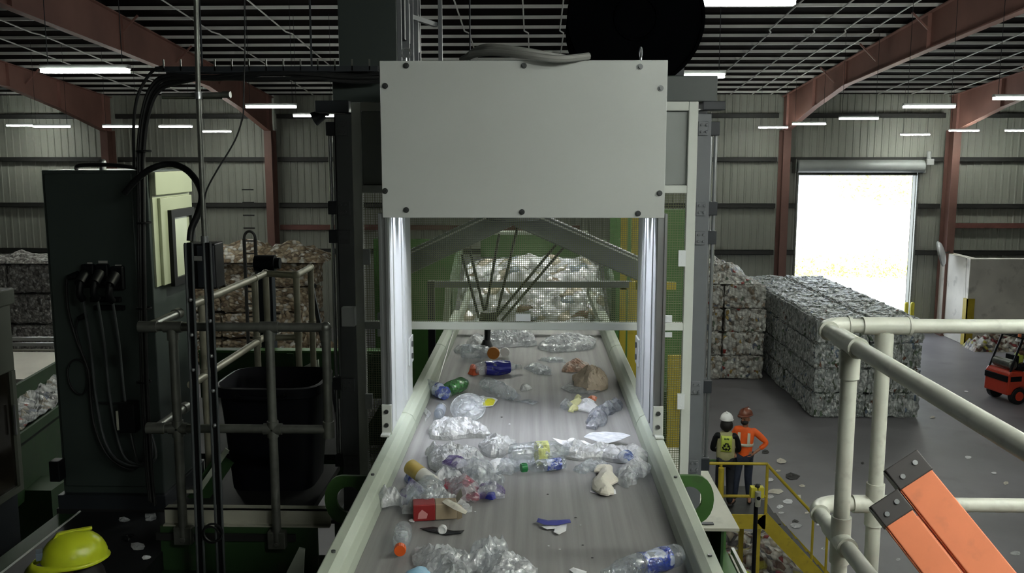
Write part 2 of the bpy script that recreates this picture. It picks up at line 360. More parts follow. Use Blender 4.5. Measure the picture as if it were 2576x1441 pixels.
# dock door: barrel, guides, brackets
d1 = thing('door_1', 'rolled up steel curtain door of the bright dock opening', 'door', (14.1, YB - .3, 0)); d1['kind'] = 'structure'
MB().cyl((D0 - .15, YB - .38, DT + .3), (D1 + .15, YB - .38, DT + .3), .27, seg=20).build('barrel', M_panelg, d1, smooth=True)
g = MB()
for k in range(5): g.box((D0, YB - .15, DT - .04 - .01 * k - .075 * k * 0), (D1, YB - .12, DT + .05))
g.box((D0, YB - .17, DT - .1), (D1, YB - .09, DT - .02)); g.build('bottom_bar', M_steel, d1)
for x in (D0 - .1, D1 + .02): MB().box((x, YB - .2, 0), (x + .08, YB - .05, DT + .1)).build('guide', M_steel, d1)
for x in (D0 - .3, D1 + .15): MB().box((x, YB - .65, DT), (x + .03, YB - .05, DT + .62)).build('bracket', M_steel, d1)
g = MB().box((D1 + .2, YB - .6, DT + .35), (D1 + .52, YB - .25, DT + .62)); g.cyl((D1 + .36, YB - .42, DT + .62), (D1 + .36, YB - .42, DT + .95), .09); g.build('motor', M_lampb, d1, bevel=.02)
# outside
struct('yard', MB().box((-10, YB + .3, -.35), (60, 110, -.02)), mat('yard_concrete', (215, 215, 210), .8, var=.06, scale=.2), 'sunlit pale yard outside the dock door', 'ground')
M_leaf = mat('leaf', (212, 220, 146), .6, var=.35, scale=3)  # leaf colour lightened towards the washed-out look of outdoor glare
M_bark = mat('bark', (228, 226, 214), .8)  # near white, so the trunk washes out as if overexposed
def tree(x, y, h, cr, lab, seed):
    r = random.Random(seed); t = thing('tree', lab, 'tree', (x, y, 0), group='trees outside the dock door')
    MB().tube([(x, y, 0), (x + .1, y, h * .35), (x, y + .1, h * .8)], [.22, .16, .05], 8).build('trunk', M_bark, t, smooth=True)
    f = MB()
    for k in range(900):
        u = Vector((r.gauss(0, 1), r.gauss(0, 1), r.gauss(0, 1))).normalized() * (r.random() ** .4) * cr
        c = Vector((x, y, h * .72)) + Vector((u.x, u.y, u.z * .75)); s_ = r.uniform(.12, .26)
        a = Vector((r.gauss(0, 1), r.gauss(0, 1), r.gauss(0, 1))).normalized(); q = a.orthogonal().normalized(); n0 = len(f.v)
        f.v += [c - a * s_, c + q * s_ * .45, c + a * s_, c - q * s_ * .45]; f.face((n0, n0 + 1, n0 + 2, n0 + 3))
    f.build('crown', M_leaf, t)
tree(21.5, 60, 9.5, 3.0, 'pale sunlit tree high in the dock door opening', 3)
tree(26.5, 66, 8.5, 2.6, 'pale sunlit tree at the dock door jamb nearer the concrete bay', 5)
hb = MB(); r = random.Random(9)
for k in range(1500):
    c = Vector((r.uniform(16, 25), 58 + r.uniform(-.7, .7), abs(r.gauss(0, .9)) + .2)); s_ = r.uniform(.1, .22)
    a = Vector((r.gauss(0, 1), r.gauss(0, 1), r.gauss(0, 1))).normalized(); q = a.orthogonal().normalized(); n0 = len(hb.v)
    hb.v += [c - a * s_, c + q * s_ * .5, c + a * s_, c - q * s_ * .5]; hb.face((n0, n0 + 1, n0 + 2, n0 + 3))
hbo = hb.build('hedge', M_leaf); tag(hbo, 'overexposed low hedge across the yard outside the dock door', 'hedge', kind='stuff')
# concrete bay wall with yellow corner guard, convex mirror, bollards
struct('partition_wall', MB().box((17.85, 37.95, 0), (XR - .05, 38.35, 3.6)).box((17.85, 38.35, 0), (18.25, 40.9, 3.6)), M_conc, 'concrete push wall of the storage bay beside the dock door', 'wall', bevel=.02)
g = MB().box((17.78, 37.88, 0), (17.85, 38.2, 1.95)); g.box((17.78, 37.88, 0), (18.12, 37.95, 1.95))
tag(g.build('corner_guard', M_yel, bevel=.01), 'yellow steel corner guard on the concrete wall end', 'corner guard')
t = thing('convex_mirror', 'round convex safety mirror on the column beside the dock door', 'mirror', tuple(PY(2368, 638, 39.2)), local=True)
q = Matrix.Rotation(math.radians(60), 4, 'Z') @ Matrix.Rotation(math.radians(75), 4, 'X')
MB().ball((0, 0, 0), .52, 24, 6, (1, 1, .28), 0).build('mirror_face', mat('mirror_chrome', (225, 228, 230), .12, .15, var=.01), t, smooth=True, xf=q)  # pale face colour stands in for the mirror's bright reflection
MB().cyl((0, 0, -.06), (0, 0, 0), .54, seg=24).build('rim', M_lampb, t, xf=q)
MB().bar((0, 0, 0), Vector((17.9, 39.99, t.location.z)) - Vector(t.location), .05).build('arm', M_steel, t)
for px, lab in ((2296, 'thin yellow bollard at the dock door jamb, nearer the concrete bay'), (2281, 'thin yellow bollard at the dock door jamb, nearer the bales')):
    p = PY(px, 760, 40.3); b = MB().cyl((p.x, p.y, 0), (p.x, p.y, 1.35), .085, seg=14); b.ball((p.x, p.y, 1.35), .085, 14, 4, zmin=0)
    tag(b.build('bollard', M_ylw, smooth=True), lab, 'bollard', 'bollards at the dock door')
# ---------------------------------------------------------------- ceiling lamps
def lamp(px, py, Y, lab, L=1.2, proto=[None]):
    p = PY(px, py, Y)
    if proto[0] is None:
        t = thing('linear_lamp', lab, 'lamp', tuple(p), group='linear lamps under the roof', local=True)
        b = MB().prism([(-L / 2, -.06, .045), (-L / 2, .06, .045), (-L / 2, .045, .1), (-L / 2, -.045, .1)], (L, 0, 0)); b.build('housing', M_lampb, t)
        MB().box((-L / 2 + .02, -.065, -.006), (L / 2 - .02, .065, .045)).build('diffuser', M_lamp, t)
        proto[0] = t
    else: t = dup(proto[0], tuple(p), 0, lab)
    h = MB()
    for dx in (-L * .42, L * .42):
        zt = roofz(p.y); h.cyl((dx, 0, .09), (dx, 0, zt - p.z + .05), .006, seg=5)
    o = h.build('hanger', M_dark); o.parent = t
    return t
for px, py, Y, lab in ((215, 182, 12.5, 'lit linear lamp, largest one above the control cabinet'), (130, 320, 30, 'lit linear lamp low over the grey bale stack at the picture edge'), (305, 320, 30, 'lit linear lamp directly above the control cabinet top'),
                       (442, 320, 33, 'bright linear lamp just beside the thick cable bend'), (545, 332, 38, 'faint thin linear lamp behind the thin vertical conduit'), (682, 271, 21.8, 'thin linear lamp hung under the rafter end by the cardboard bales'),
                       (790, 293, 26.5, 'thin linear lamp beside the dark machine post'), (52, 317, 39, 'small distant linear lamp nearest the picture edge over the grey bales'),
                       (1865, 12, 10.6, 'largest lit linear lamp, beside the black drum at the top'), (1722, 195, 14, 'lit linear lamp partly hidden, just above the machine header beam'), (2337, 271, 22.1, 'bright linear lamp in front of the rafter by the concrete bay'),
                       (2160, 300, 29, 'bright linear lamp above the dock door'), (1945, 322, 38.2, 'thin linear lamp at the column head beside the dock door'), (2035, 313, 33.9, 'thin linear lamp at the bright rafter foot'),
                       (2302, 340, 39, 'thin linear lamp right over the dock door motor'), (2425, 330, 38.5, 'dim linear lamp above the concrete bay wall'), (2575, 250, 18.9, 'bright linear lamp cut by the picture edge, high up'), (2566, 330, 38.5, 'dim linear lamp cut by the picture edge, above the concrete bay')):
    lamp(px, py, Y, lab)
t = dup(bpy.data.objects['linear_lamp'], (-.15, 9.4, 8.55), 0, 'linear lamp over the robot cell, hidden behind the white hood')
h = MB()
for dx in (-.5, .5): h.cyl((dx, 0, .09), (dx, 0, roofz(9.4) - 8.55 + .1), .006, seg=5)
o = h.build('hanger', M_dark); o.parent = t
k = 0
for x, y in ((2.9, 1.9), (4.6, 3.3), (3.4, -.4), (5.6, .8), (1.7, .2), (7, -2), (13, 1), (7, 6), (2.5, -6), (20, 6), (14, 12), (24, 16), (5.2, 7.6), (8.5, 10), (11, 14), (-22, 16)):  # lamps out of view, added to brighten machine, rails and floor
    p = Vector((x, y, 9.2)); t = dup(bpy.data.objects['linear_lamp'], tuple(p), 0, f'unseen linear lamp added to brighten the view, {ORD[k]} of the set'); k += 1
    h = MB()
    for dx in (-.5, .5): h.cyl((dx, 0, .09), (dx, 0, roofz(y) - 9.2 + .1), .006, seg=5)
    o = h.build('hanger', M_dark); o.parent = t
# ================================================================ the sorting conveyor
BZ = 6.3; BX0, BX1 = -.648, .556
cv = thing('belt_conveyor', 'wide grey belt conveyor running under the white sorting gate', 'conveyor', (0, 0, BZ))
MB().box((BX0 - .03, 1.6, BZ - .05), (BX1 + .03, 8.3, BZ)).build('belt', M_belt, cv)
sk = [(0, .004), (-.006, .05), (-.022, .082), (-.05, .098), (-.087, .1), (-.092, .092), (-.092, -.32), (-.02, -.32), (-.02, .0)]
def skirt_pts(x0, sgn, y): return [(x0 + sgn * dx, y, BZ + dz) for dx, dz in sk]
for x0, sgn in ((BX0, 1), (BX1, -1)):
    for y0, y1 in ((1.6, 4.9), (4.91, 6.75), (6.76, 8.3)):
        MB().prism(skirt_pts(x0, sgn, y0), (0, y1 - y0, 0)).build('skirt', M_skirt, cv, bevel=.004)
    b = MB()
    for yb in (2.3, 3.1, 3.9): MB().cyl((x0 - sgn * .066, yb, BZ + .098), (x0 - sgn * .066, yb, BZ + .106), .008, seg=8).build('skirt_bolt', M_bolt, cv)
MB().box((BX0 - .06, 1.7, BZ - .55), (BX0 - .03, 8.3, BZ - .06)).box((BX1 + .03, 1.7, BZ - .55), (BX1 + .06, 8.3, BZ - .06)).build('side_plate', M_green, cv)
for x, s_ in ((BX0 - .095, -1), (BX1 + .055, 1)):
    p0, p1 = PY(870 if s_ < 0 else 1742, 1255, 4.62), None
    cx = p0.x; cz = p0.z; o = [Vector((x, 4.62, cz + .13))] + [Vector((cx + s_ * (.02 + .09 * math.sin(a)), 4.62, cz + .13 * math.cos(a))) for a in [math.pi * i / 10 for i in range(11)]] + [Vector((x, 4.62, cz - .13))]
    hole = [Vector((cx - s_ * .02 + .068 * math.cos(a), 4.62, cz + .072 * math.sin(a))) for a in [2 * math.pi * i / 20 for i in range(20)]]
    bm = bmesh.new(); vo = [bm.verts.new(v) for v in o]; vh = [bm.verts.new(v) for v in hole]
    es = [bm.edges.new((l[i], l[(i + 1) % len(l)])) for l in (vo, vh) for i in range(len(l))]
    bmesh.ops.triangle_fill(bm, use_beauty=True, edges=es); mb = MB(); bm.verts.index_update()
    for v in bm.verts: mb.v.append(v.co.copy())
    for f in bm.faces: mb.face([v.index for v in f.verts])
    bm.free(); mb.build('lifting_lug', M_green, cv, solid=.022)
for x in (-.5, .4):
    for y in (2.2, 5.2, 7.9): MB().box((x - .06, y - .06, 0), (x + .06, y + .06, BZ - .3)).build('leg', M_green, cv)
# ---- white sorting gate (camera tunnel)
GY = 4.5
gt = thing('sorting_gate', 'white optical sorting gate standing over the conveyor belt', 'machine', (-.06, GY, BZ + .1))
HX0, HX1, HZ0, HZ1 = -.747, .630, 7.497, 8.248
MB().box((HX0, GY, HZ0), (HX1, GY + .014, HZ1)).build('front_panel', M_hood, gt, bevel=.003)
h = MB().box((HX0 + .02, GY + .014, HZ1 - .03), (HX1 - .02, 5.32, HZ1 - .012)); h.box((HX0 + .02, GY + .014, HZ0 + .02), (HX0 + .035, 5.32, HZ1 - .03)); h.box((HX1 - .035, GY + .014, HZ0 + .02), (HX1 - .02, 5.32, HZ1 - .03)); h.box((HX0 + .02, 5.30, HZ0 + .02), (HX1 - .02, 5.32, HZ1 - .03))
h.build('hood_shell', M_panelg, gt)
MB().box((HX0 + .2, GY + .1, HZ0 + .2), (HX1 - .2, 5.29, HZ0 + .215)).build('ceiling_plate', M_white, gt)
for px, py in ((1022, 165), (1318, 165), (1610, 168), (969, 216), (1662, 222), (969, 480), (1659, 486), (1022, 528), (1313, 533), (1605, 537)):
    p = PY(px, py, GY); b = MB().cyl((p.x, GY - .004, p.z), (p.x, GY, p.z), .014, seg=16); b.cyl((p.x, GY - .014, p.z), (p.x, GY - .004, p.z), .009, seg=6)
    b.build('screw', M_bolt, gt)
for px in (1022, 1612):
    p = PY(px, 150, GY + .06); b = MB().cyl((p.x, p.y, HZ1 - .012), (p.x, p.y, HZ1 + .02), .006, seg=8); b.tube(arc((p.x, p.y, HZ1 + .042), (1, 0, 0) if px < 1300 else (.25, .97, 0), (0, 0, 1), .023, 0, 2 * math.pi, 16), .005, 6)
    b.build('eye_bolt', M_alu, gt, smooth=True)
for s_, xo in ((-1, -.725), (1, .602)):     # side legs: aluminium profile, liner plate, LED strip, foot bracket
    xi = xo; xo2 = xo + s_ * .045
    b = MB().box((min(xi, xo2), GY + .016, BZ + .1), (max(xi, xo2), GY + .06, HZ0 + .02)); b.box((min(xi, xi + s_ * .012), GY + .006, BZ + .12), (max(xi, xi + s_ * .012), GY + .016, HZ0 + .02)); b.box((min(xo2 - s_ * .012, xo2), GY + .006, BZ + .12), (max(xo2 - s_ * .012, xo2), GY + .016, HZ0 + .02))
    b.build('post', M_alu, gt)
    l = MB().box((min(xi, xi + s_ * .012), GY + .06, BZ + .1), (max(xi, xi + s_ * .012), 5.34, HZ0 + .05))
    for yy in (4.66, 4.95, 5.08): l.box((xi - s_ * .006 if s_ > 0 else xi - .0, yy, BZ + .12), (xi if s_ > 0 else xi + .006, yy + .035, HZ0 + .02))
    l.build('liner', M_white, gt)
    b = MB().box((min(xi - s_ * .012, xi), 5.16, BZ + .3), (max(xi - s_ * .012, xi), 5.31, BZ + .46)); b.build('bolt_plate', M_white, gt, bevel=.004)
    for zz in (.345, .415): MB().cyl((xi - s_ * .012, 5.235, BZ + zz), (xi - s_ * .02, 5.235, BZ + zz), .017, seg=14).build('hex_bolt', M_bolt, gt)
    f = MB().box((min(xi - s_ * .006, xo2), GY - .006, BZ + .1), (max(xi - s_ * .006, xo2), GY + .006, BZ + .255)); f.box((min(xi, xo2), GY - .055, BZ + .1), (max(xi, xo2), GY + .006, BZ + .112)); f.build('foot_bracket', M_frame, gt, bevel=.003)
    for zz in (.15, .22): MB().cyl((xi + s_ * .02, GY - .006, BZ + zz), (xi + s_ * .02, GY - .016, BZ + zz), .011, seg=10).build('foot_bolt', M_bolt, gt)
for y in (4.7, 4.95):
    lb = MB().box((-.68, y - .035, HZ0 + .02), (.56, y - .03, HZ0 + .11)); lb.box((-.68, y + .03, HZ0 + .02), (.56, y + .035, HZ0 + .11)); lb.box((-.68, y - .035, HZ0 + .11), (.56, y + .035, HZ0 + .115)); lb.build('led_housing', M_frame, gt)  # unseen side walls, shaped to keep the LED light off the mesh
    MB().box((-.66, y - .02, HZ0 + .095), (.54, y + .02, HZ0 + .105)).build('led_bar', M_led, gt)
# grey cable coil lying over the hood top edge
g = MB(); z0 = HZ1 + .012
g.tube(curve_pts([PY(1185, 137, 4.75), PY(1240, 132, 4.62), PY(1330, 140, 4.46), PY(1410, 148, 4.44), PY(1482, 141, 4.5)]), .017, 8)
for dz, dy in ((.012, .06), (.028, .02), (.02, .1), (.044, .07)):
    g.tube(curve_pts([PY(1160, 148, 5.0) + Vector((0, dy, 0)), PY(1215, 140, 4.8) + Vector((0, 0, dz)), PY(1300, 134, 4.6) + Vector((0, dy, dz * .6)), PY(1390, 142, 4.62) + Vector((0, dy, dz * .3)), PY(1440, 148, 4.9) + Vector((0, dy, 0))]), .014, 8)
tag(g.build('hose_coil', M_hosegr, smooth=True), 'grey hose coil lying on the top edge of the white hood', 'hose')
# ---- guard frame behind the gate
FY = 5.45
gf = thing('machine_guard', 'pale grey guard frame with wire mesh behind the sorting gate', 'guard frame', (-.06, FY, 5.82))
FX0, FX1, FZ0, FZ1 = -1.078, .946, 5.80, 8.108
vb = lambda x0, x1, z0, z1, n='frame_bar', m=M_frame, y0=FY, y1=FY + .05: MB().box((x0, y0, z0), (x1, y1, z1)).build(n, m, gf, bevel=.004)
vb(FX0, FX0 + .055, FZ0, FZ1); vb(FX1 - .055, FX1, FZ0, FZ1)
vb(FX0 + .055, FX1 - .055, FZ1 - .052, FZ1); zm1 = PY(1700, 466, FY).z; zm0 = PY(1700, 486, FY).z
vb(FX0 + .055, -.74, zm0, zm1); vb(.63, FX1 - .055, zm0, zm1)
zc1, zc0 = PY(1300, 811, FY).z, PY(1300, 830, FY).z
vb(FX0 + .055, FX1 - .055, zc0, zc1)
vb(FX0 + .055, -.74, FZ0, FZ0 + .05); vb(.66, FX1 - .055, FZ0, FZ0 + .05)
for x in (-.79, .66): vb(x, x + .04, FZ0 + .05, FZ1 - .052, 'inner_bar', M_frame, FY + .005, FY + .045)
vb(FX0 + .055, -.79, zm1, FZ1 - .052, 'blank_panel', M_panelg, FY + .03, FY + .04); vb(.70, FX1 - .055, zm1, FZ1 - .052, 'blank_panel', M_panelg, FY + .03, FY + .04)
def wires(x0, x1, z0, z1, p, y):
    b = MB(); r_ = .0013; n = int((x1 - x0) / p)
    for i in range(n + 1): x = x0 + (x1 - x0) * i / n; b.box((x - r_, y - r_, z0), (x + r_, y + r_, z1))
    n = int((z1 - z0) / p)
    for i in range(n + 1): z = z0 + (z1 - z0) * i / n; b.box((x0, y - r_, z - r_), (x1, y + r_, z + r_))
    return b
for x0, x1, z0, z1, p in ((-.75, .66, zc1, 7.62, .0115), (FX0 + .055, -.79, zc1, zm0, .0142), (.70, FX1 - .055, zc1, zm0, .0142), (FX0 + .055, -.79, FZ0 + .05, zc0, .0142), (.70, FX1 - .055, FZ0 + .05, zc0, .0142)):
    wires(x0, x1, z0, z1, p, FY + .02).build('wire_mesh', M_mesh, gf)
for px, py, w_, h_ in ((922, 646, .043, .095), (1716, 650, .043, .095), (928, 1010, .043, .095), (1713, 1010, .043, .095), (1316, 799, .09, .042), (957, 796, .035, .042), (957, 838, .035, .042), (1680, 802, .05, .042), (1680, 842, .05, .03)):
    p = PY(px, py, FY - .012); b = MB().box((p.x - w_ / 2, FY - .014, p.z - h_ / 2), (p.x + w_ / 2, FY, p.z + h_ / 2))
    for q in (-1, 1): b.cyl((p.x, FY - .018, p.z + q * h_ * .28), (p.x, FY - .014, p.z + q * h_ * .28), .006, seg=8)
    b.build('latch_plate', M_white, gf)
p = PY(876, 797, FY - .05); MB().box((p.x - .04, FY - .06, p.z - .058), (p.x + .04, FY, p.z + .058)).build('lock_box', M_white, gf, bevel=.004)
# ---- machine posts and header
def mpost(x0, x1, z0, z1, y, lab, silver):
    t = thing('machine_post', lab, 'post', ((x0 + x1) / 2, y, z0))
    b = MB().box((x0, y, z0), (x1, y + .012, z1)); b.box((x0, y, z0), (x0 + .012, y + .14, z1)); b.box((x1 - .012, y, z0), (x1, y + .14, z1)); b.box((x0, y + .13, z0), (x1, y + .14, z1)); b.build('profile', M_post, t, bevel=.003)
    MB().box((x0 - .03, y - .03, z0), (x1 + .03, y + .17, z0 + .014)).build('base_plate', M_post, t)
    s_ = 1 if silver > 0 else -1
    for k in (0, 1):
        xa = (x1 + .012 + k * .028) if s_ > 0 else (x0 - .012 - k * .028)
        MB().cyl((xa, y + .06, z0 + .32), (xa, y + .06, z1 - .06), .011, seg=10).build('guide_rod', M_alu, t, smooth=True)
    for i, f in enumerate((.03, .22, .29, .66, .86)):
        z = z1 - (z1 - z0) * f
        b = MB().box((x0 + .01, y - .012, z - .05), (x1 - .02, y, z + .03))
        for dx in (.028, .058):
            for dz in (-.03, .01): b.cyl((x0 + dx, y - .012, z + dz), (x0 + dx, y - .022, z + dz), .008, seg=8)
        b.build('hinge', M_post, t, bevel=.002)
        xa = x1 if s_ > 0 else x0 - .055
        MB().box((xa, y + .02, z - .05), (xa + .055, y + .1, z + .03)).build('bearing_block', M_dark, t, bevel=.004)
    return t
mpost(.945, 1.032, 5.565, 8.04, 5.5, 'grey steel machine post with bright guide rods, on the side of the bales', 1)
mpost(-1.195, -1.09, 5.565, 8.04, 5.52, 'dark machine post with hinge blocks, on the side of the control cabinet', -1)
hd = thing('machine_header', 'dark steel header beam across the machine top behind the white hood', 'beam', (-.06, 5.7, 8.12))
MB().box((-1.22, 5.62, 8.115), (1.085, 5.9, 8.27)).build('beam', M_cab, hd, bevel=.006)
b = MB().box((.97, 5.44, 8.06), (1.1, 5.62, 8.11)); b.build('end_bracket', M_dark, hd, bevel=.004)
MB().box((-1.3, 5.5, 8.05), (-1.1, 5.62, 8.12)).build('end_bracket', M_dark, hd, bevel=.004)
# grey electrical box and open rack on top
eb = thing('junction_cabinet', 'dark grey electrical box with open side rack on top of the machine', 'cabinet', (-.99, 5.65, 8.27))
x0, x1 = PY(852, 100, 5.65).x, PY(1000, 100, 5.65).x
MB().box((x0, 5.64, 8.27), (x1, 6.2, 8.95)).build('body', M_cab, eb, bevel=.006)
x2 = x1 + .13
b = MB()
for zz in (8.275, 8.70): b.bar((x1, 6.2, zz), (x2, 6.6, zz), .03)
for q in ((x1 + .01, 5.66), (x1 + .01, 6.6), (x1 + .16, 6.62)): b.bar((q[0], q[1], 8.27), (q[0], q[1], 8.93), .028)
b.bar((x1 + .01, 5.66, 8.92), (x1 + .01, 6.62, 8.92), .035); b.bar((x1 + .01, 6.62, 8.92), (x1 + .16, 6.62, 8.92), .03)
for y in (5.85, 6.05, 6.3): b.bar((x1 + .02, y, 8.3), (x1 + .02, y, 8.9), .05, .02)
b.build('rack', M_post, eb)
for y in (5.75, 5.95, 6.4): MB().box((x1 + .005, y, 8.5), (x1 + .03, y + .1, 8.75)).build('module', M_dark, eb, bevel=.004)
# black drum
p = PY(1600, 45, 6.25)
t = thing('air_drum', 'big black round air drum above the machine header', 'drum', (p.x, 6.25, p.z))
MB().cyl((p.x, 6.25, p.z), (p.x, 6.95, p.z), .44, seg=40).build('shell', M_drum, t, smooth=True)
g = MB(); g.tube(arc((p.x, 6.25, p.z), (1, 0, 0), (0, 0, 1), .44, 0, 2 * math.pi, 40), .014, 6, caps=False); g.tube(arc((p.x, 6.25, p.z), (1, 0, 0), (0, 0, 1), .14, 0, 2 * math.pi, 24), .012, 6, caps=False); g.build('rim', M_drum, t, smooth=True)
MB().box((p.x - .34, 6.35, 8.0), (p.x - .28, 6.8, p.z - .3)).build('stand', M_dark, t); MB().box((p.x + .28, 6.35, 8.0), (p.x + .34, 6.8, p.z - .3)).build('stand', M_dark, t)
MB().box((-1.2, 6.3, 7.93), (1.08, 6.85, 8.0)).build('cross_deck', M_dark, hd)
for x in (-1.2, 1.02): MB().box((x, 5.9, 8.0), (x + .06, 6.85, 8.12)).build('side_beam', M_dark, hd)
# ---- green support beam with pale top plate
t = thing('support_beam', 'green support beam with pale top plate under the grey machine post', 'beam', (1.1, 5.34, 5.5))
MB().box((.72, 5.34, 5.545), (1.245, 6.9, 5.565)).build('top_plate', M_plate, t, bevel=.002)
b = MB().box((.72, 5.7, 5.27), (1.245, 5.72, 5.545)); b.build('web', M_green, t)
MB().box((.72, 5.34, 5.25), (1.245, 6.9, 5.27)).build('flange', M_green, t)
for x in (.74, 1.0, 1.14): MB().box((x, 5.36, 5.27), (x + .015, 5.7, 5.545)).build('stiffener', M_greend if x > .9 else M_plate, t)
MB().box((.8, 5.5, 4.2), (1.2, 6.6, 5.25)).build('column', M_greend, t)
b = MB().box((1.02, 5.39, 5.566), (1.1, 5.42, 5.572)); b.build('slot', M_dark, t)
t = thing('support_beam', 'green support beam under the dark machine post by the tote', 'beam', (-1.14, 5.34, 5.5))
MB().box((-1.3, 5.4, 5.545), (-.74, 6.9, 5.565)).build('top_plate', M_deck, t); MB().box((-1.3, 5.7, 5.1), (-.74, 5.72, 5.545)).build('web', M_greend, t); MB().box((-1.2, 5.8, 4.2), (-.8, 6.4, 5.545)).build('column', M_greend, t)
# side gusset plates near the picture's bottom
p = [PY(720, 1441, 3.9), PY(752, 1378, 3.9), PY(766, 1382, 3.9), PY(760, 1500, 3.9), PY(700, 1500, 3.9)]
tag(MB().prism(p, (0, .012, 0)).build('gusset_plate', M_skirt), 'pale green pointed steel plate beside the belt skirt at the bottom edge', 'plate')
p = PZ(1868, 1452, 5.25)
g = thing('guide_rail', 'grey sloping guide rail below the green support beam', 'rail', (p.x, p.y, 5.2))
MB().bar(PZ(1842, 1395, 5.2), PZ(1880, 1470, 5.2), .02, .1).build('plate', M_frame, g); MB().bar(PZ(1838, 1398, 5.24), PZ(1872, 1470, 5.24), .012, .02).build('edge', M_plate, g)
# ================================================================ right platform, rail, ladder
PF = 6.2
struct('platform_floor', MB().box((.8, -1.5, PF - .08), (3.4, 2.95, PF)), M_deck, 'steel deck of the viewing platform at the pale railing', 'floor')
RX, RY, TZ, MZ = .895, 2.86, 7.272, 6.69
rl = thing('guard_rail', 'pale painted pipe guard rail at the corner of the viewing platform', 'railing', (RX, RY, PF))
pr = .0228
def joint(b, c, a, l=.07, r=.0285): a = Vector(a); b.cyl(Vector(c) - a * l, Vector(c) + a * l, r, seg=18)
for z, n in ((TZ, 'top_rail'), (MZ, 'mid_rail')):
    b = MB(); b.tube([(RX, -1.3, z), (RX, RY - .09, z)] + arc((RX + .0, RY - .09, z), (0, 0, 0), (0, 1, 0), .0, 0, 1, 1)[:0], pr, 20)
    b.build(n, M_rail, rl, smooth=True)
    b = MB(); b.tube([(RX + .09, RY, z), (3.3, RY, z)], pr, 20); b.build(n, M_rail, rl, smooth=True)
    MB().tube(arc((RX + .085, RY - .085, z), (-1, 0, 0), (0, 1, 0), .085, 0, math.pi / 2, 8), pr + .005, 20).build('elbow', M_rail, rl, smooth=True)
    for c, a in (((RX, 2.6, z), (0, 1, 0)), ((RX + .2, RY, z), (1, 0, 0))): b = MB(); joint(b, c, a); b.build('tee_joint', M_rail, rl, smooth=True)
    for c, a in (((RX, 2.52, z), (0, 1, 0)), ((RX, 2.775, z), (0, 1, 0)), ((RX + .275, RY, z), (1, 0, 0)), ((RX + .09, RY, z), (1, 0, 0))): b = MB(); joint(b, c, a, .005, .0305); b.build('joint_ring', M_rail, rl, smooth=True)
for x, y in ((RX, 2.58), (RX + .2, RY), (RX, .4), (2.6, RY)):
    MB().tube([(x, y, PF), (x, y, TZ)], pr, 20).build('post', M_rail, rl, smooth=True)
    b = MB(); joint(b, (x, y, MZ), (0, 0, 1)); b.build('coupling', M_rail, rl, smooth=True); b = MB(); joint(b, (x, y, TZ - .06), (0, 0, 1), .04); b.build('coupling', M_rail, rl, smooth=True); MB().cyl((x, y, PF), (x, y, PF + .012), .06).build('base_flange', M_rail, rl, smooth=True)
# orange ladder: two nested rails with black caps, leaning on the mid rail
ld = thing('ladder', 'orange fibreglass ladder leaning on the pale guard rail', 'ladder', tuple(PY(2225, 1250, 2.3)), local=True)
A = PY(2228, 1245, 2.25); Bp = PY(2420, 1490, 2.1); dv = (Bp - A).normalized(); wv = (PY(2300, 1205, 2.25) - PY(2212, 1250, 2.25)).normalized()
wv = (wv - dv * wv.dot(dv)).normalized(); nv = wv.cross(dv)
if nv.dot(CAM - A) < 0: nv = -nv
def chan(b, o, w, d, l0, l1, th=.007):
    for u0, u1, n0, n1 in ((0, w, -th, 0), (0, th, -d, -th), (w - th, w, -d, -th)):
        c = [o + wv * u + nv * n + dv * l for l in (l0, l1) for u, n in ((u0, n0), (u1, n0), (u1, n1), (u0, n1))]; k = len(b.v); b.v += c
        for f in ((3, 2, 1, 0), (4, 5, 6, 7), (0, 1, 5, 4), (1, 2, 6, 5), (2, 3, 7, 6), (3, 0, 4, 7)): b.face([k + i for i in f])
O1 = A - wv * .042 - A; O2 = O1 + wv * .088 - dv * .055 - nv * .004
for o, w, nm in ((O1, .078, 'side'), (O2, .094, 'fly')):
    b = MB(); chan(b, o, w, .05, .055, 1.25); b.build('rail', M_orange, ld, bevel=.003)
    c = MB(); chan(c, o - wv * .003 + nv * .005, w + .006, .062, 0, .062, .01)
    c.build('end_cap', M_capk, ld, bevel=.003)
    for u in (.25, .75):
        c = MB(); q = o + wv * (w * u) + dv * (.038 - .012 * (u > .5)) + nv * .006; c.cyl(q, q + nv * .004, .0065, seg=10); c.build('rivet', M_alu, ld)
for k in range(4):
    q = O1 + wv * .04 + dv * (.25 + .28 * k) - nv * .03; b = MB().cyl(q, q + wv * .12 - nv * .38, .014, seg=10); b.build('rung', M_orange, ld)
for o, w in ((O1 - nv * .42 + wv * .12, .078),):
    b = MB(); chan(b, o, w, .05, .055, 1.25); b.build('rail', M_orange, ld, bevel=.003)
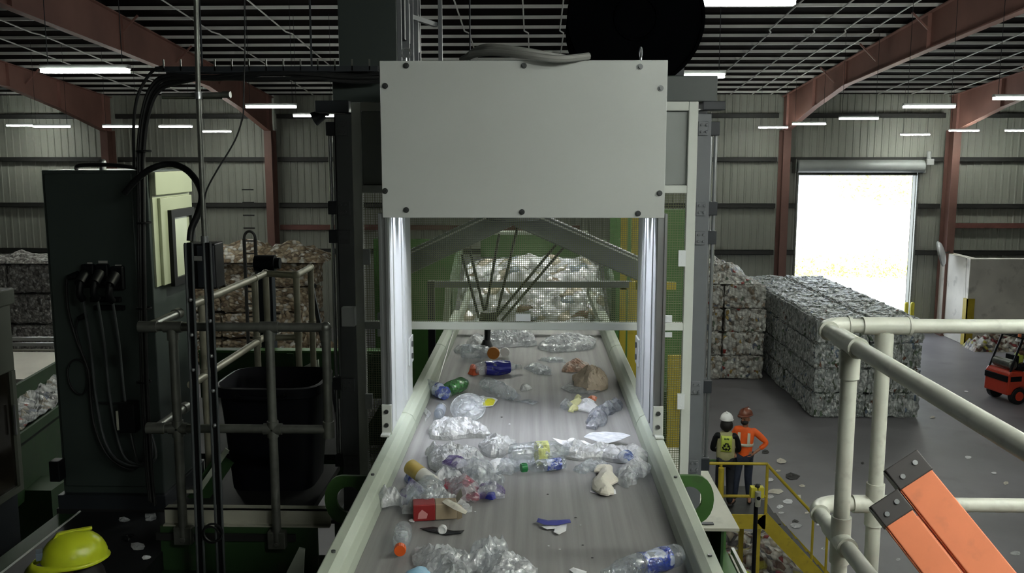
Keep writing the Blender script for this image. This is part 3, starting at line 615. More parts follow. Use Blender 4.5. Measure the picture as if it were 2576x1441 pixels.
# ================================================================ left platform: rail, cabinet, cables
LF = 5.78
struct('catwalk_floor', MB().box((-2.1, 4.82, LF - .1), (-1.32, 6.0, LF - .06)).box((-3.0, 5.46, LF - .22), (-2.1, 6.2, LF - .18)).box((-3.0, 6.2, LF - .1), (-1.32, 7.7, LF - .06)), mat('dark_deck', (30, 30, 30), .6, var=.2, scale=5), 'dark steel catwalk floor behind the low pipe railing', 'floor')
LY = 4.8; r1 = .0245
lr = thing('guard_rail', 'galvanised pipe guard rail in front of the dark tote bin', 'railing', (-1.6, LY, LF))
for z, n, xa in ((6.892, 'top_rail', -2.117), (6.331, 'mid_rail', -2.105)):
    MB().tube([(xa, LY, z), (-1.115, LY, z)], r1, 14).build(n, M_steel, lr, smooth=True)
    MB().tube([(xa + .05, LY, z), (xa + .05, LY + .45, z)], r1, 14).build('return_rail', M_steel, lr, smooth=True)
    for x in (xa + .05, -1.934, -1.416): b = MB(); joint(b, (x, LY, z), (1, 0, 0), .05, .031); b.build('tee_joint', M_steel, lr, smooth=True)
    b = MB(); joint(b, (xa + .05, LY + .4, z), (0, 1, 0), .03, .032); b.build('coupling', M_steel, lr, smooth=True); MB().ball((-1.112, LY, z), .031, 12, 6).build('elbow', M_steel, lr, smooth=True)
for x, zt, zb in ((-1.936, 6.892, 5.70), (-1.416, 6.892, 5.68), (-1.112, 6.892, 6.331)):
    MB().tube([(x, LY, zb), (x, LY, zt)], r1, 14).build('post', M_steel, lr, smooth=True)
    b = MB(); joint(b, (x, LY, 6.331), (0, 0, 1), .045, .031); b.build('coupling', M_steel, lr, smooth=True)
    b = MB(); joint(b, (x, LY, 6.85), (0, 0, 1), .03, .031); b.build('coupling', M_steel, lr, smooth=True)
    if x < -1.2: b = MB().box((x - .05, LY - .02, zb - .03), (x + .05, LY + .03, zb + .07)); b.cyl((x, LY - .028, zb), (x, LY + .03, zb), .016); b.build('base_bracket', M_steel, lr, bevel=.006)
t = thing('toe_channel', 'pale steel toe channel along the catwalk edge below the tote', 'channel', (-1.6, LY + .06, 5.8))
z1, z0 = PY(600, 1280, LY + .06).z, PY(600, 1320, LY + .06).z
b = MB().box((-2.06, LY + .06, z0), (-1.13, LY + .07, z1)); b.box((-2.06, LY + .06, z1 - .008), (-1.13, LY + .12, z1)); b.box((-2.06, LY + .03, z0), (-1.13, LY + .07, z0 + .008)); b.build('channel', M_plate, t)
t = thing('edge_beam', 'dark green catwalk edge beam carrying the railing posts', 'beam', (-1.6, LY + .05, 5.5))
MB().box((-2.08, LY + .035, 5.5), (-1.2, LY + .055, z0)).build('web', M_greend, t); MB().box((-2.08, LY - .28, 5.48), (-1.2, LY + .25, 5.5)).build('flange', M_greend, t)
# tote bin
t = thing('tote_bin', 'tall dark navy plastic tote bin behind the pipe railing', 'bin', (-1.65, 5.75, LF - .06))
b = MB(); n = 24
def ring(hx, hy, z, cx=-1.655, cy=5.72):
    return [Vector((cx + hx * (abs(math.cos(a)) ** .45) * (1 if math.cos(a) >= 0 else -1), cy + hy * (abs(math.sin(a)) ** .45) * (1 if math.sin(a) >= 0 else -1), z)) for a in [2 * math.pi * i / n for i in range(n)]]
rs = [ring(.26, .24, LF - .06), ring(.295, .27, 6.15), ring(.31, .285, 6.32), ring(.335, .31, 6.33), ring(.335, .31, 6.39), ring(.315, .29, 6.395), ring(.29, .265, 6.1), ring(.25, .23, LF - .02)]
for q in rs: b.v += q
for i in range(len(rs) - 1):
    for k in range(n): k2 = (k + 1) % n; b.face((i * n + k, i * n + k2, (i + 1) * n + k2, (i + 1) * n + k))
b.face(list(reversed(range(n)))); b.face([(len(rs) - 1) * n + k for k in range(n)])
b.build('body', M_tote, t, smooth=True)
MB().tube(curve_pts([(-1.8, 5.405, 6.36), (-1.78, 5.38, 6.345), (-1.53, 5.38, 6.345), (-1.51, 5.405, 6.36)], 4), .012, 8).build('handle', M_tote, t, smooth=True)
# control cabinet
wl_ = thing('work_light', 'small dark work light under the header beam end, aimed at the cabinet', 'lamp', (-1.33, 5.72, 8.03))
MB().cyl((-1.30, 5.72, 8.05), (-1.36, 5.72, 8.02), .03, .045, 14).build('head', M_dark, wl_, smooth=True); MB().box((-1.31, 5.70, 8.04), (-1.27, 5.74, 8.13)).build('bracket', M_dark, wl_)
sl = bpy.data.lights.new('work_light_beam', 'SPOT'); slo = bpy.data.objects.new('work_light_beam', sl); COL.objects.link(slo)
sl.energy = 40; sl.color = (.96, 1, .78); sl.spot_size = math.radians(62); sl.spot_blend = .35; sl.shadow_soft_size = .03
slo.parent = wl_; slo.location = (-.045, 0, -.02); slo.rotation_euler = (Vector((-2.3, 5.8, 7.47)) - Vector((-1.375, 5.72, 8.01))).to_track_quat('-Z', 'Y').to_euler()
CY0, CY1, CX0, CX1, CZ0, CZ1 = 5.5, 6.14, -2.965, -2.325, 5.69, 7.712
cb = thing('control_cabinet', 'tall dark grey control cabinet with plug sockets and a lit side', 'cabinet', (-2.64, 5.5, CZ0))
MB().box((CX0, CY0, CZ0), (CX1, CY1, CZ1)).build('body', M_cab, cb, bevel=.006)
b = MB().box((CX0 + .02, CY0 - .012, CZ0 + .05), (CX1 - .09, CY0, CZ1 - .02)); b.build('door', M_cab, cb, bevel=.004)
MB().box((CX0 - .02, CY0 - .04, CZ0 - .09), (CX1 + .02, CY1, CZ0)).build('plinth', M_dark, cb)
s0, s1 = CX1, CX1 + .012
MB().box((s0, CY0 + .03, 7.0), (s1, CY1 - .01, 7.69)).build('side_panel', M_cabside, cb)  # cream ends here to imitate the shade on the lower cabinet side
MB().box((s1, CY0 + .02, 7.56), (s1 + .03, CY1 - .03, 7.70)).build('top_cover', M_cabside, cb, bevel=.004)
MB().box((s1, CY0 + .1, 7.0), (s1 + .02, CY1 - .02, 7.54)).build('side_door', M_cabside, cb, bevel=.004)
zA, zB = 7.41, 7.03
b = MB()
for q in ((CY0 + .2, CY1 - .05, zA, zA + .05), (CY0 + .2, CY1 - .05, zB - .05, zB)): b.box((s1 + .02, q[0], q[2]), (s1 + .045, q[1], q[3]))
for y in (CY0 + .2, CY1 - .1): b.box((s1 + .02, y, zB), (s1 + .045, y + .05, zA))
b.build('window_frame', M_black, cb); MB().box((s1 + .02, CY0 + .25, zB), (s1 + .026, CY1 - .1, zA)).build('window_pane', mat('window_pane', (190, 196, 172), .25, var=.05), cb)  # pane's pale colour stands in for light reflected in the glass
for px, wd_ in ((226, .03), (259, .055), (298, .038)):
    p = PY(px, 659 if px == 259 else (663 if px == 226 else 669), CY0 - .014); MB().box((p.x - wd_ / 2, CY0 - .016, p.z - .008), (p.x + wd_ / 2, CY0 - .012, p.z + .008)).build('name_strip', mat('strip', (150, 150, 146), .5), cb)
for i, (px, py) in enumerate(((220, 700), (256, 700), (294, 705))):
    p = PY(px, py, CY0 - .05); g = MB().box((p.x - .038, CY0 - .05, p.z - .06), (p.x + .038, CY0 - .012, p.z + .085)); g.build('socket', M_black, cb, bevel=.008)
    pl = thing('power_plug', ['black power plug in the cabinet socket nearest the picture edge', 'black power plug in the middle cabinet socket', 'black power plug in the cabinet socket nearest the cable bundle'][i], 'plug', (p.x, CY0 - .05, p.z), group='plugs on the control cabinet')
    MB().cyl((p.x - .01, CY0 - .05, p.z + .03), (p.x - .01, CY0 - .13, p.z - .02), .034, .03, 14).build('plug_body', M_black, pl, smooth=True)
    MB().tube(curve_pts([(p.x - .01, CY0 - .12, p.z - .01), (p.x - .015, CY0 - .13, p.z - .08), (p.x - .012, CY0 - .1, p.z - .12)], 4), .022, 10).build('cable_gland', M_black, pl, smooth=True)
    pts = [(p.x - .012, CY0 - .1, p.z - .11), (p.x - .005, CY0 - .06, p.z - .4), (p.x + .005, CY0 - .05, p.z - .75), (p.x + .05, CY0 - .06, p.z - 1.02 - .02 * i), (p.x + .15 - .03 * i, CY0 - .08, p.z - 1.14), (p.x + .3 - .06 * i, CY0 - .06, p.z - 1.15 + .02 * i), (-2.37, CY0 - .04, p.z - .95)]
    MB().tube(curve_pts(pts), .0085, 8).build('cable', M_hosegr if i < 3 else M_rubber, pl, smooth=True).data.materials[0] = mat('cable_grey', (62, 66, 68), .45)
for z, dx in ((6.93, 0), (6.88, .02)):
    p = PY(262, 775, CY0 - .04); g = MB().box((p.x - .09 + dx, CY0 - .035, z - .015), (p.x + .1 + dx, CY0 - .012, z + .015)); g.build('connector_row', M_black, cb, bevel=.005)
p = PY(185, 693, CY0 - .04)
t = thing('side_plug', 'small black plug sticking out sideways above a looping cable', 'plug', (p.x, CY0 - .04, p.z))
MB().cyl((p.x - .03, CY0 - .05, p.z - .012), (p.x + .035, CY0 - .05, p.z + .006), .016, .026, 12).build('plug_body', M_black, t, smooth=True)
MB().tube(curve_pts([PY(178, 695, CY0 - .05), PY(168, 708, CY0 - .05), PY(172, 780, CY0 - .04), PY(195, 860, CY0 - .03), PY(222, 930, CY0 - .04), PY(228, 1000, CY0 - .04), PY(240, 1080, CY0 - .05), PY(275, 1150, CY0 - .06), PY(330, 1180, CY0 - .06), PY(365, 1150, CY0 - .05), PY(380, 1090, CY0 - .04)]), .008, 8).build('cable', M_rubber, t, smooth=True)
p = PY(205, 797, CY0 - .04)
t = thing('low_plug', 'small black plug with a coiled loop of cable on the cabinet front', 'plug', (p.x, CY0 - .04, p.z))
MB().cyl((p.x - .02, CY0 - .045, p.z - .01), (p.x + .03, CY0 - .045, p.z + .01), .012, .02, 12).build('plug_body', M_black, t, smooth=True)
MB().tube(curve_pts([PY(198, 800, CY0 - .03), PY(192, 830, CY0 - .03), PY(205, 880, CY0 - .03), PY(218, 930, CY0 - .03), PY(220, 970, CY0 - .03), PY(205, 992, CY0 - .03), PY(180, 975, CY0 - .03), PY(170, 935, CY0 - .03), PY(182, 908, CY0 - .025), PY(208, 910, CY0 - .02), PY(230, 950, CY0 - .03), PY(235, 1005, CY0 - .03), PY(265, 1014, CY0 - .03), PY(310, 1014, CY0 - .03)]), .006, 8).build('cable', M_rubber, t, smooth=True)
t = thing('power_adapter', 'black power adapter with a pale side hung low on the cabinet', 'adapter', tuple(PY(325, 1050, CY0 - .08)))
p = PY(325, 1050, CY0 - .06); MB().box((p.x - .05, CY0 - .1, p.z - .09), (p.x + .05, CY0 - .012, p.z + .1)).build('case', M_black, t, bevel=.008); MB().box((p.x - .065, CY0 - .095, p.z - .07), (p.x - .05, CY0 - .02, p.z + .05)).build('label_plate', M_plate, t)
t = thing('top_gland', 'small steel fitting and black rail on top of the control cabinet', 'fitting', (-2.65, 5.6, CZ1))
p = PY(258, 410, 5.62); b = MB().cyl((p.x, 5.62, CZ1), (p.x, 5.62, CZ1 + .03), .02, seg=10); b.ball((p.x, 5.62, CZ1 + .045), .022, 10, 6); b.build('fitting', M_alu, t, smooth=True)
MB().tube(curve_pts([(-2.8, 5.6, CZ1), (-2.78, 5.6, CZ1 + .025), (-2.6, 5.6, CZ1 + .03), (-2.45, 5.6, CZ1 + .015), (-2.4, 5.62, CZ1)], 5), .012, 8).build('rail', M_rubber, t, smooth=True)
# thick cable bundle: from the machine top over to the cabinet and down
def cab_tube(name, pts, r, lab, cat='cable', m=M_rubber, seg=10, group=None):
    b = MB().tube(curve_pts(pts), r, seg); return tag(b.build(name, m, smooth=True), lab, cat, group)
bd = thing('cable_bundle', 'thick black cable bundle bending from the machine top down the cabinet', 'cables', tuple(PY(420, 205, 5.42)))
for i in range(7):
    o = Vector((R0.uniform(-.025, .025), R0.uniform(-.03, .03), R0.uniform(-.02, .02)))
    o2 = Vector((o.x, o.y, -o.x))
    pts = [PY(955, 176 + 5 * i, 5.56) + Vector((0, o.y, 0)), PY(860, 188 + 3 * i, 5.5) + o * .8, PY(700, 186 + R0.uniform(0, 14), 5.42) + o, PY(560, 196 + R0.uniform(0, 10), 5.4) + o, PY(440, 200, 5.4) + o2, PY(392, 225, 5.4) + o2 * .8, PY(368, 290, 5.4) + o2 * .7, PY(358, 380, 5.4) + o2 * .7, PY(358, 480, 5.4) + o2 * .7]
    pts += [PY(360, 700, 5.38) + o2 * .7, PY(366, 950, 5.38) + o2 * .7, PY(378, 1180, 5.36) + o2 * .7, PY(386, 1262, 5.34) + o2 * .7]
    MB().tube(curve_pts(pts), .0105, 8).build('cable', M_rubber, bd, smooth=True)
b = MB()
for py in (380, 560, 775, 960): p = PY(362, py, 5.39); b.tube(arc(p, (1, 0, 0), (0, 1, 0), .04, 0, 2 * math.pi, 14), .006, 6, caps=False)
b.build('cable_tie', M_black, bd, smooth=True)
cab_tube('power_cable', [PY(412, 168, 5.3), PY(385, 178, 5.3), PY(358, 215, 5.3), PY(342, 260, 5.3), PY(336, 330, 5.32), PY(338, 420, 5.4)], .009, 'thin black cable arching above the thick bundle bend')
cab_tube('flexible_conduit', [PY(313, 486, 5.3), PY(345, 450, 5.28), PY(385, 422, 5.25), PY(430, 413, 5.25), PY(470, 428, 5.2), PY(498, 462, 5.1), PY(508, 497, 5.0), PY(497, 540, 4.98), PY(482, 575, 4.97), PY(478, 606, 4.96)], .0185, 'thick black flexible conduit arching over the lit cabinet side', 'conduit', seg=14)
b = MB(); z = PY(700, 160, 5.5).z; z2 = PY(700, 182, 5.5).z
ct = thing('cable_tray', 'thin cable tray with rungs running into the machine top', 'cable tray', (-2.0, 5.5, z2))
xa, xb = PY(400, 170, 5.5).x, PY(955, 170, 5.5).x
for y in (5.44, 5.6): MB().box((xa, y, z2), (xb, y + .012, z2 + .03)).build('side_rail', M_dark, ct)
for i in range(13): x = xa + .05 + (xb - xa - .1) * i / 12; MB().box((x - .004, 5.44, z2 + .006), (x + .004, 5.448, z2 + .07)).build('rung', M_steel, ct)
for x in (xa + .25, xa + .9): MB().tube([(x, 5.52, z2), (x, 5.52, roofz(5.5))], .006, 6).build('hanger', M_dark, ct)
t = thing('vertical_conduit', 'thin galvanised conduit dropping to the black switch box', 'conduit', tuple(PY(505, 300, 4.92)))
MB().tube([PY(491, -700, 4.92), PY(493, 0, 4.92), PY(499, 240, 4.92), PY(503, 330, 4.92), PY(515, 612, 4.92)], .0135, 12).build('pipe', M_steel, t, smooth=True)
b = MB()
for py, px in ((240, 499), (602, 515)): p = PY(px, py, 4.92); b.cyl(p - Vector((0, 0, .018)), p + Vector((0, 0, .018)), .02, seg=12)
b.build('coupling', M_alu, t, smooth=True)
sb = thing('switch_box', 'black switch box with a small grey label on twin black conduits', 'switch box', tuple(PY(515, 665, 4.9)))
p0, p1 = PY(478, 722, 4.93), PY(551, 610, 4.93); MB().box((p0.x, 4.86, p0.z), (p1.x, 5.0, p1.z)).build('case', M_black, sb, bevel=.006)
MB().box((p0.x + .075, 4.85, p0.z + .01), (p1.x - .004, 4.86, p1.z - .01)).build('cover', M_dark, sb, bevel=.003)
q = PY(497, 650, 4.85); MB().box((q.x - .024, 4.846, q.z - .012), (q.x + .024, 4.858, q.z + .012)).build('label', mat('strip', (150, 150, 146), .5), sb)
for i, (xa, xb, lab) in enumerate(((478, 494, 'black conduit strut nearest the cabinet, below the switch box'), (524, 544, 'black conduit strut nearest the tote, below the switch box'))):
    t = thing('strut_conduit', lab, 'conduit', tuple(PY(xa, 640, 4.72)), group='twin black struts below the switch box')
    a, c = PY(xa, 610, 4.74), PY(xb + 14, 1400, 4.66); c = a.lerp(c, (a.z - 5.5) / (a.z - c.z))
    MB().bar(a, c, .024, .03, (0, 1, 0)).build('strut', M_black, t)
    for dx in (-.018, .018): MB().tube([a + Vector((dx, -.02, 0)), c + Vector((dx, -.02, 0))], .007, 8).build('pipe', mat('cable_grey', (62, 66, 68), .45), t, smooth=True)
    b = MB()
    for k in range(3 + i): q = a.lerp(c, .16 + .1 * k + .06 * i); b.ball(q + Vector((0, -.025, 0)), .011, 8, 5)
    b.build('clip', M_alu, t, smooth=True)
MB_ = MB().tube(arc(PY(530, 1345, 4.64), (1, 0, 0), (0, 0, 1), .045, 0, 2 * math.pi, 22) + arc(PY(536, 1340, 4.63), (1, 0, 0), (0, 0, 1), .05, 0, 2 * math.pi, 22), .006, 6)
tag(MB_.build('cable_loop', M_rubber, smooth=True), 'small coiled black cable loop at the foot of the twin struts', 'cable')
cab_tube('hanging_wire', [PY(612, 292, 4.95), PY(590, 355, 4.94), PY(545, 430, 4.93), PY(520, 478, 4.92), PY(512, 520, 4.92)], .0045, 'thin black wire slanting down to the vertical conduit', 'wire')
cab_tube('hanging_wire', [PY(612, -200, 4.98), PY(616, 100, 4.97), PY(614, 200, 4.96), PY(612, 292, 4.95)], .004, 'thin black wire hanging straight beside the rafter', 'wire')
p = PY(497, 238, 4.95); g = thing('cross_pipe', 'short pale pipe crossing behind the thin conduit near the roof', 'pipe', tuple(p))
MB().tube([PY(408, 240, 4.945), PY(578, 238, 4.945)], .0135, 10).build('pipe', M_steel, g, smooth=True); MB().tube([PY(408, 247, 5.0), PY(560, 247, 5.0)], .005, 8).build('rod', M_steel, g, smooth=True); MB().cyl(PY(560, 238, 5.0), PY(580, 238, 5.0), .018).build('coupling', M_steel, g)
M_rail2 = mat('dull_pipe', (150, 147, 130), .45, .25, var=.15, scale=10)
# second railing behind, on the stair
sr = thing('stair_railing', 'pale pipe railing of the stair landing in front of the cardboard bales', 'railing', (-1.9, 6.7, LF))
r2 = .024; zt, zm = 6.93, 6.468
c1, c0 = PZ(668, 688, zt), PZ(480, 768, zt); d1_, d2_ = PZ(745, 692, zt), PZ(781, 673, zt)
m1, m0 = PZ(662, 850, zm), PZ(480, 968, zm)
for a, c, n in ((c0, c1, 'top_rail'), (c1, d1_, 'top_rail'), (d1_, d2_, 'top_rail'), (m0, m1, 'mid_rail')): MB().tube([a, c], r2, 12).build(n, M_rail2, sr, smooth=True)
MB().tube([Vector((m1.x, m1.y, zm)), Vector((d1_.x, d1_.y, zm))], r2, 12).build('mid_rail', M_rail2, sr, smooth=True)
for p in (c1, c0.lerp(c1, .82), d1_, d2_, c0.lerp(c1, .12)):
    MB().tube([(p.x, p.y, LF - .08), (p.x, p.y, zt)], r2, 12).build('post', M_rail2, sr, smooth=True)
    MB().ball((p.x, p.y, zt), .032, 10, 6).build('elbow', M_rail2, sr, smooth=True); b = MB(); joint(b, (p.x, p.y, zm), (0, 0, 1), .04, .03); b.build('coupling', M_rail2, sr, smooth=True)
t = thing('diagonal_brace', 'thin dark diagonal brace behind the landing posts', 'brace', (-1.7, 7.4, 6)); MB().bar(PY(783, 715, 7.3), PY(848, 1036, 7.3), .03).build('bar', M_dark, t)
MB().bar(PY(783, 715, 7.3), PY(783, 715, 7.3) + Vector((.05, -.1, 0)), .03).build('tab', M_dark, t)
p = PY(670, 662, 8.2); t = thing('drive_motor', 'black drum shaped drive motor standing behind the landing rail', 'motor', tuple(p))
MB().cyl(p + Vector((-.1, 0, 0)), p + Vector((.08, 0, 0)), .075, seg=18).build('housing', M_black, t, smooth=True); MB().cyl(p + Vector((.08, 0, 0)), p + Vector((.125, 0, 0)), .05, seg=14).build('end_cap', M_black, t, smooth=True)
MB().box(p + Vector((-.08, -.05, -.9)), p + Vector((.06, .05, -.07))).build('stand', M_dark, t)
cab_tube('hanging_wire', [PY(682, 700, 8.1), PY(680, 760, 8.1), PY(676, 830, 8.1), PY(674, 880, 8.1)], .005, 'thin wire hanging below the black motor', 'wire')
t = thing('ladder_cage', 'tall narrow arched steel ladder cage in front of the back wall', 'ladder', tuple(PY(628, 620, 20)))
a, c = PY(614, 600, 20), PY(642, 600, 20); zb = PY(628, 950, 20).z
for q in (a, c): MB().bar((q.x, 20, 2.0), (q.x, 20, q.z), .06).build('upright', M_girt, t)
MB().tube(arc((a.x / 2 + c.x / 2, 20, a.z), (1, 0, 0), (0, 0, 1.3), (c.x - a.x) / 2, 0, math.pi, 12), .03, 8).build('arch', M_girt, t, smooth=True)
for i in range(18): z = 2.3 + i * .28; MB().bar((a.x, 20, z), (c.x, 20, z), .03).build('rung', M_girt, t)
MB().box((a.x - .3, 19.7, 0), (c.x + .3, 20.3, 2.0)).build('base', M_greend, t)
# green conveyor walls behind the tote
t = thing('side_conveyor', 'dark green conveyor side behind the tote, below the cardboard bales', 'conveyor', (-2.3, 8, 5.2))
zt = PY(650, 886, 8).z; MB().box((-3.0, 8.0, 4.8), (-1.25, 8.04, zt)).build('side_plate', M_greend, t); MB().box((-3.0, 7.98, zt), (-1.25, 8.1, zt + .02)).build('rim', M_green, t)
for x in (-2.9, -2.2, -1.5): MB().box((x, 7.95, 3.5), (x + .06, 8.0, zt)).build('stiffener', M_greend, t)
MB().box((-3, 8.04, 5.6), (-1.25, 8.9, 5.64)).build('belt', M_beltd, t)
b = MB().prism([PY(632, 960, 7.9), PY(650, 918, 7.9), PY(660, 960, 7.9)], (0, .03, 0)); b.build('gusset', M_skirt, t); MB().prism([PY(750, 965, 7.9), PY(752, 928, 7.9), PY(800, 905, 7.9), PY(806, 965, 7.9)], (0, .03, 0)).build('gusset', M_skirt, t)
# slanting skirt of a lower chute seen between the struts
t = thing('chute_edge', 'pale edge of a lower chute slanting up behind the tote', 'chute', tuple(PY(560, 1180, 6.0)))
MB().bar(PY(500, 1235, 5.3), PY(572, 1130, 5.3), .012, .03, (0, 0, 1)).build('edge', M_skirt, t); MB().bar(PY(492, 1262, 5.36), PY(568, 1150, 5.36), .01, .12).build('side', M_greend, t)
b = MB().bar(PY(470, 1236, 5.3), PY(500, 1235, 5.3), .012, .02); b.build('end', M_plate, t)
# lower black belt in front of the cabinet, with green side
xa, xb = PZ(225, 1268, 5.6).x, PZ(394, 1400, 5.6).x
t = thing('lower_belt', 'black lower belt strewn with bits in front of the control cabinet', 'conveyor', ((xa + xb) / 2, 4.9, 5.6))
MB().box((xa, 4.22, 5.55), (xb, 5.42, 5.6)).build('belt', M_beltd, t)
b = MB().box((xa - .14, 4.35, 5.42), (xa - .0, 5.42, 5.585)); b.build('side_plate', M_greend, t)
MB().tube([(xa, 4.35, 5.6), (xa, 5.42, 5.6)], .008, 6).build('edge_strip', M_frame, t)
b = MB().box((xb, 4.6, 5.2), (xb + .015, 5.42, 5.61)); b.build('flap', M_rubber, t)
for x in (xa, xb - .05): MB().box((x, 4.8, 4.2), (x + .05, 4.9, 5.55)).build('leg', M_greend, t)
struct('lower_floor', MB().box((-6.5, 2.6, 4.1), (-.8, 7.9, 4.2)), mat('dark_deck', (30, 30, 30)), 'dark lower deck below the catwalk', 'floor')
for x, y, wh in ((-6.2, 3, 'cream machine corner'), (-6.2, 7.5, 'silver barrier corner'), (-3.5, 7.5, 'control cabinet'), (-1.2, 7.5, 'landing railing'), (-1.2, 3, 'belt conveyor')): struct('deck_column', MB().box((x - .1, y - .1, 0), (x + .1, y + .1, 4.1)), M_greend, f'green column carrying the lower deck below the {wh}', 'column')
# cream machine at the picture's edge
wb = thing('cream_machine', 'cream painted machine housing with dark doors at the picture edge', 'machine', (-3.2, 5.0, 5.6))
ye, ys = 5.75, 4.3
e0 = PY(38, 930, ye); xs_ = e0.x; zl0, zl1 = PY(38, 765, ye).z, PY(38, 724, ye).z; zb = PY(40, 1215, ye).z; zm_ = e0.z
MB().box((xs_ - 1.2, ys, zm_), (xs_, ye, zl0)).build('housing', M_cream, wb, bevel=.008); MB().box((xs_ - 1.2, ys, zl0), (xs_ + .025, ye + .02, zl1)).build('lid', M_cream, wb, bevel=.01)
b = MB()
for y in (ys, ye - .04): b.box((xs_ - .04, y, zb), (xs_, y + .04, zm_))
b.box((xs_ - .04, ys, zb - .04), (xs_, ye, zb)); b.build('door_frame', M_cream, wb); MB().box((xs_ - .03, ys + .04, zb), (xs_ - .02, ye - .04, zm_)).build('dark_door', mat('dark_glass', (34, 30, 24), .15), wb); MB().box((xs_ - 1.2, ys, 4.2), (xs_ - .05, ye, zb - .04)).build('base', M_dark, wb)
MB().bar((xs_ + .01, ye - .06, zb + .35), (xs_ + .01, ye - .06, zb + .55), .012).build('handle', M_alu, wb)
p = PY(135, 1185, 5.36); tag(MB().box((p.x - .03, 5.36, p.z - .07), (p.x + .035, 5.44, p.z + .06)).build('limit_switch', M_black, bevel=.006), 'small black box mounted at the cabinet foot beside the cream machine', 'switch')
# far low conveyor with litter, silver barrier
t = thing('trough_conveyor', 'green trough conveyor full of pale litter beside the cream machine', 'conveyor', (-5.2, 9, 5.0))
def quad_wall(b, a, c, h0, h1, th=.04): b.prism([Vector((a.x, a.y, h0)), Vector((c.x, c.y, h0)), Vector((c.x, c.y, h1)), Vector((a.x, a.y, h1))], (th, 0, 0))
a, c = PZ(-40, 1150, 5.16), PZ(190, 985, 5.16)
b = MB(); quad_wall(b, a, c, 4.5, 5.16); b.build('side_plate', M_greend, t)
a2, c2 = PZ(-40, 1010, 5.45), PZ(190, 880, 5.45)
b = MB(); quad_wall(b, a2, c2, 4.7, 5.45); b.build('side_plate', M_greend, t)
b = MB(); b.v += [Vector((a.x + .04, a.y, 5.05)), Vector((c.x + .04, c.y, 5.05)), Vector((c2.x, c2.y, 5.05)), Vector((a2.x, a2.y, 5.05))]; b.face((0, 1, 2, 3)); b.build('belt', M_beltd, t, solid=.03)
MB().box((a.x - .2, 8.4, 0), (a.x + .2, 8.8, 4.6)).build('leg', M_greend, t)
M_litter = chips('litter_mix', [((226, 226, 224), 5), ((200, 202, 206), 3), ((186, 176, 158), 2), ((120, 128, 150), 1), ((210, 120, 110), .5), ((90, 92, 90), 1)], 13, .4, .5)
b = MB(); nx, ny = 14, 40
for j in range(ny + 1):
    for i in range(nx + 1):
        u, v = i / nx, j / ny; p = (Vector((a.x + .0, a.y + .05, 5.15)) * (1 - v) + Vector((c.x + .0, c.y + .05, 5.15)) * v) * (1 - u) + (Vector((a2.x, a2.y - .05, 5.3)) * (1 - v) + Vector((c2.x, c2.y - .05, 5.3)) * v) * u
        p.z += .02 + .05 * noise.noise(p * 9); b.v.append(p)
for j in range(ny):
    for i in range(nx): k = j * (nx + 1) + i; b.face((k, k + 1, k + nx + 2, k + nx + 1))
tag(b.build('litter', M_litter, solid=.01), 'pale litter heaped in the green trough conveyor', 'litter', kind='stuff')
t = thing('crash_barrier', 'silver double bar barrier in front of the grey bale stack', 'barrier', tuple(PY(80, 860, 13)))
for py in (852, 866): MB().bar(PY(-120, py, 13), PY(330, py, 13), .05, .05).build('bar', M_alu, t)
MB().bar(PY(-120, 880, 13), PY(330, 880, 13), .05, .02).build('ledge', M_plate, t)
for px in (-60, 250): p = PY(px, 866, 13.06); MB().box((p.x - .05, 13.03, 0), (p.x + .05, 13.12, p.z)).build('post', M_steel, t)
p = PY(80, 905, 12.6); tag(MB().box((-8.6, 11.2, 0), (-5.8, 12.8, 5.0)).build('loading_slab', M_conc), 'beige concrete slab below the silver barrier', 'slab')
# ================================================================ behind the mesh: delta robot, infeed
rb = thing('delta_robot', 'delta picking robot with black rods hanging over the belt behind the mesh', 'robot', (-.2, 7.1, 7.3))
A0 = PY(1290, 545, 7.1)
for q, h in ((PY(1010, 668, 7.1), .17), (PY(1640, 690, 7.1), .17)):
    MB().bar(A0 + Vector((0, 0, .03)), q, .16, h).build('frame_arm', M_post, rb, bevel=.01)
    MB().bar(A0 + Vector((0, -.085, .09)), q + Vector((0, -.085, .07)), .01, .012).build('edge_trim', M_frame, rb)
MB().cyl(A0 + Vector((0, 0, -.02)), A0 + Vector((0, 0, .3)), .22, .26, 24).build('motor_head', M_post, rb, smooth=True)
E0 = PY(1228, 800, 7.1)
for a, c in (((1162, 640), (1205, 800)), ((1182, 628), (1218, 782)), ((1256, 588), (1222, 780)), ((1303, 566), (1250, 790)), ((1412, 600), (1245, 800)), ((1432, 606), (1262, 806))):
    MB().tube([PY(*a, 7.05), PY(*c, 7.05)], .011, 8).build('rod', M_rubber, rb, smooth=True)
MB().cyl(E0 + Vector((0, 0, -.02)), E0 + Vector((0, 0, .05)), .075, .06, 18).build('end_plate', M_black, rb, smooth=True)
MB().cyl(PY(1225, 866, 7.0), E0, .02, .03, 12).build('gripper_tube', M_black, rb, smooth=True)
MB().cyl(PY(1224, 872, 7.0), PY(1224, 855, 7.0), .05, .028, 16).build('suction_cup', M_rubber, rb, smooth=True)
for x in (PY(1010, 668, 7.1).x - .04, PY(1640, 690, 7.1).x + .04): MB().box((x - .06, 7.0, 5.57), (x + .06, 7.2, 7.1)).build('support_leg', M_post, rb)
t = thing('cross_bar', 'grey horizontal bar crossing over the belt behind the robot rods', 'beam', (0, 7.9, 6.7))
p = PY(1085, 715, 7.9); q = PY(1590, 715, 7.9); MB().bar(p, q, .05, .055).build('bar', M_post, t)
for x, m in ((p.x, M_dark), (q.x, M_yel)): MB().box((x - .03, 7.87, 5.7), (x + .03, 7.93, p.z + .03)).build('leg', m, t)
b = MB().bar(PY(1128, 725, 7.85), PY(1122, 815, 7.85), .05); b.build('bracket', M_skirt, t)
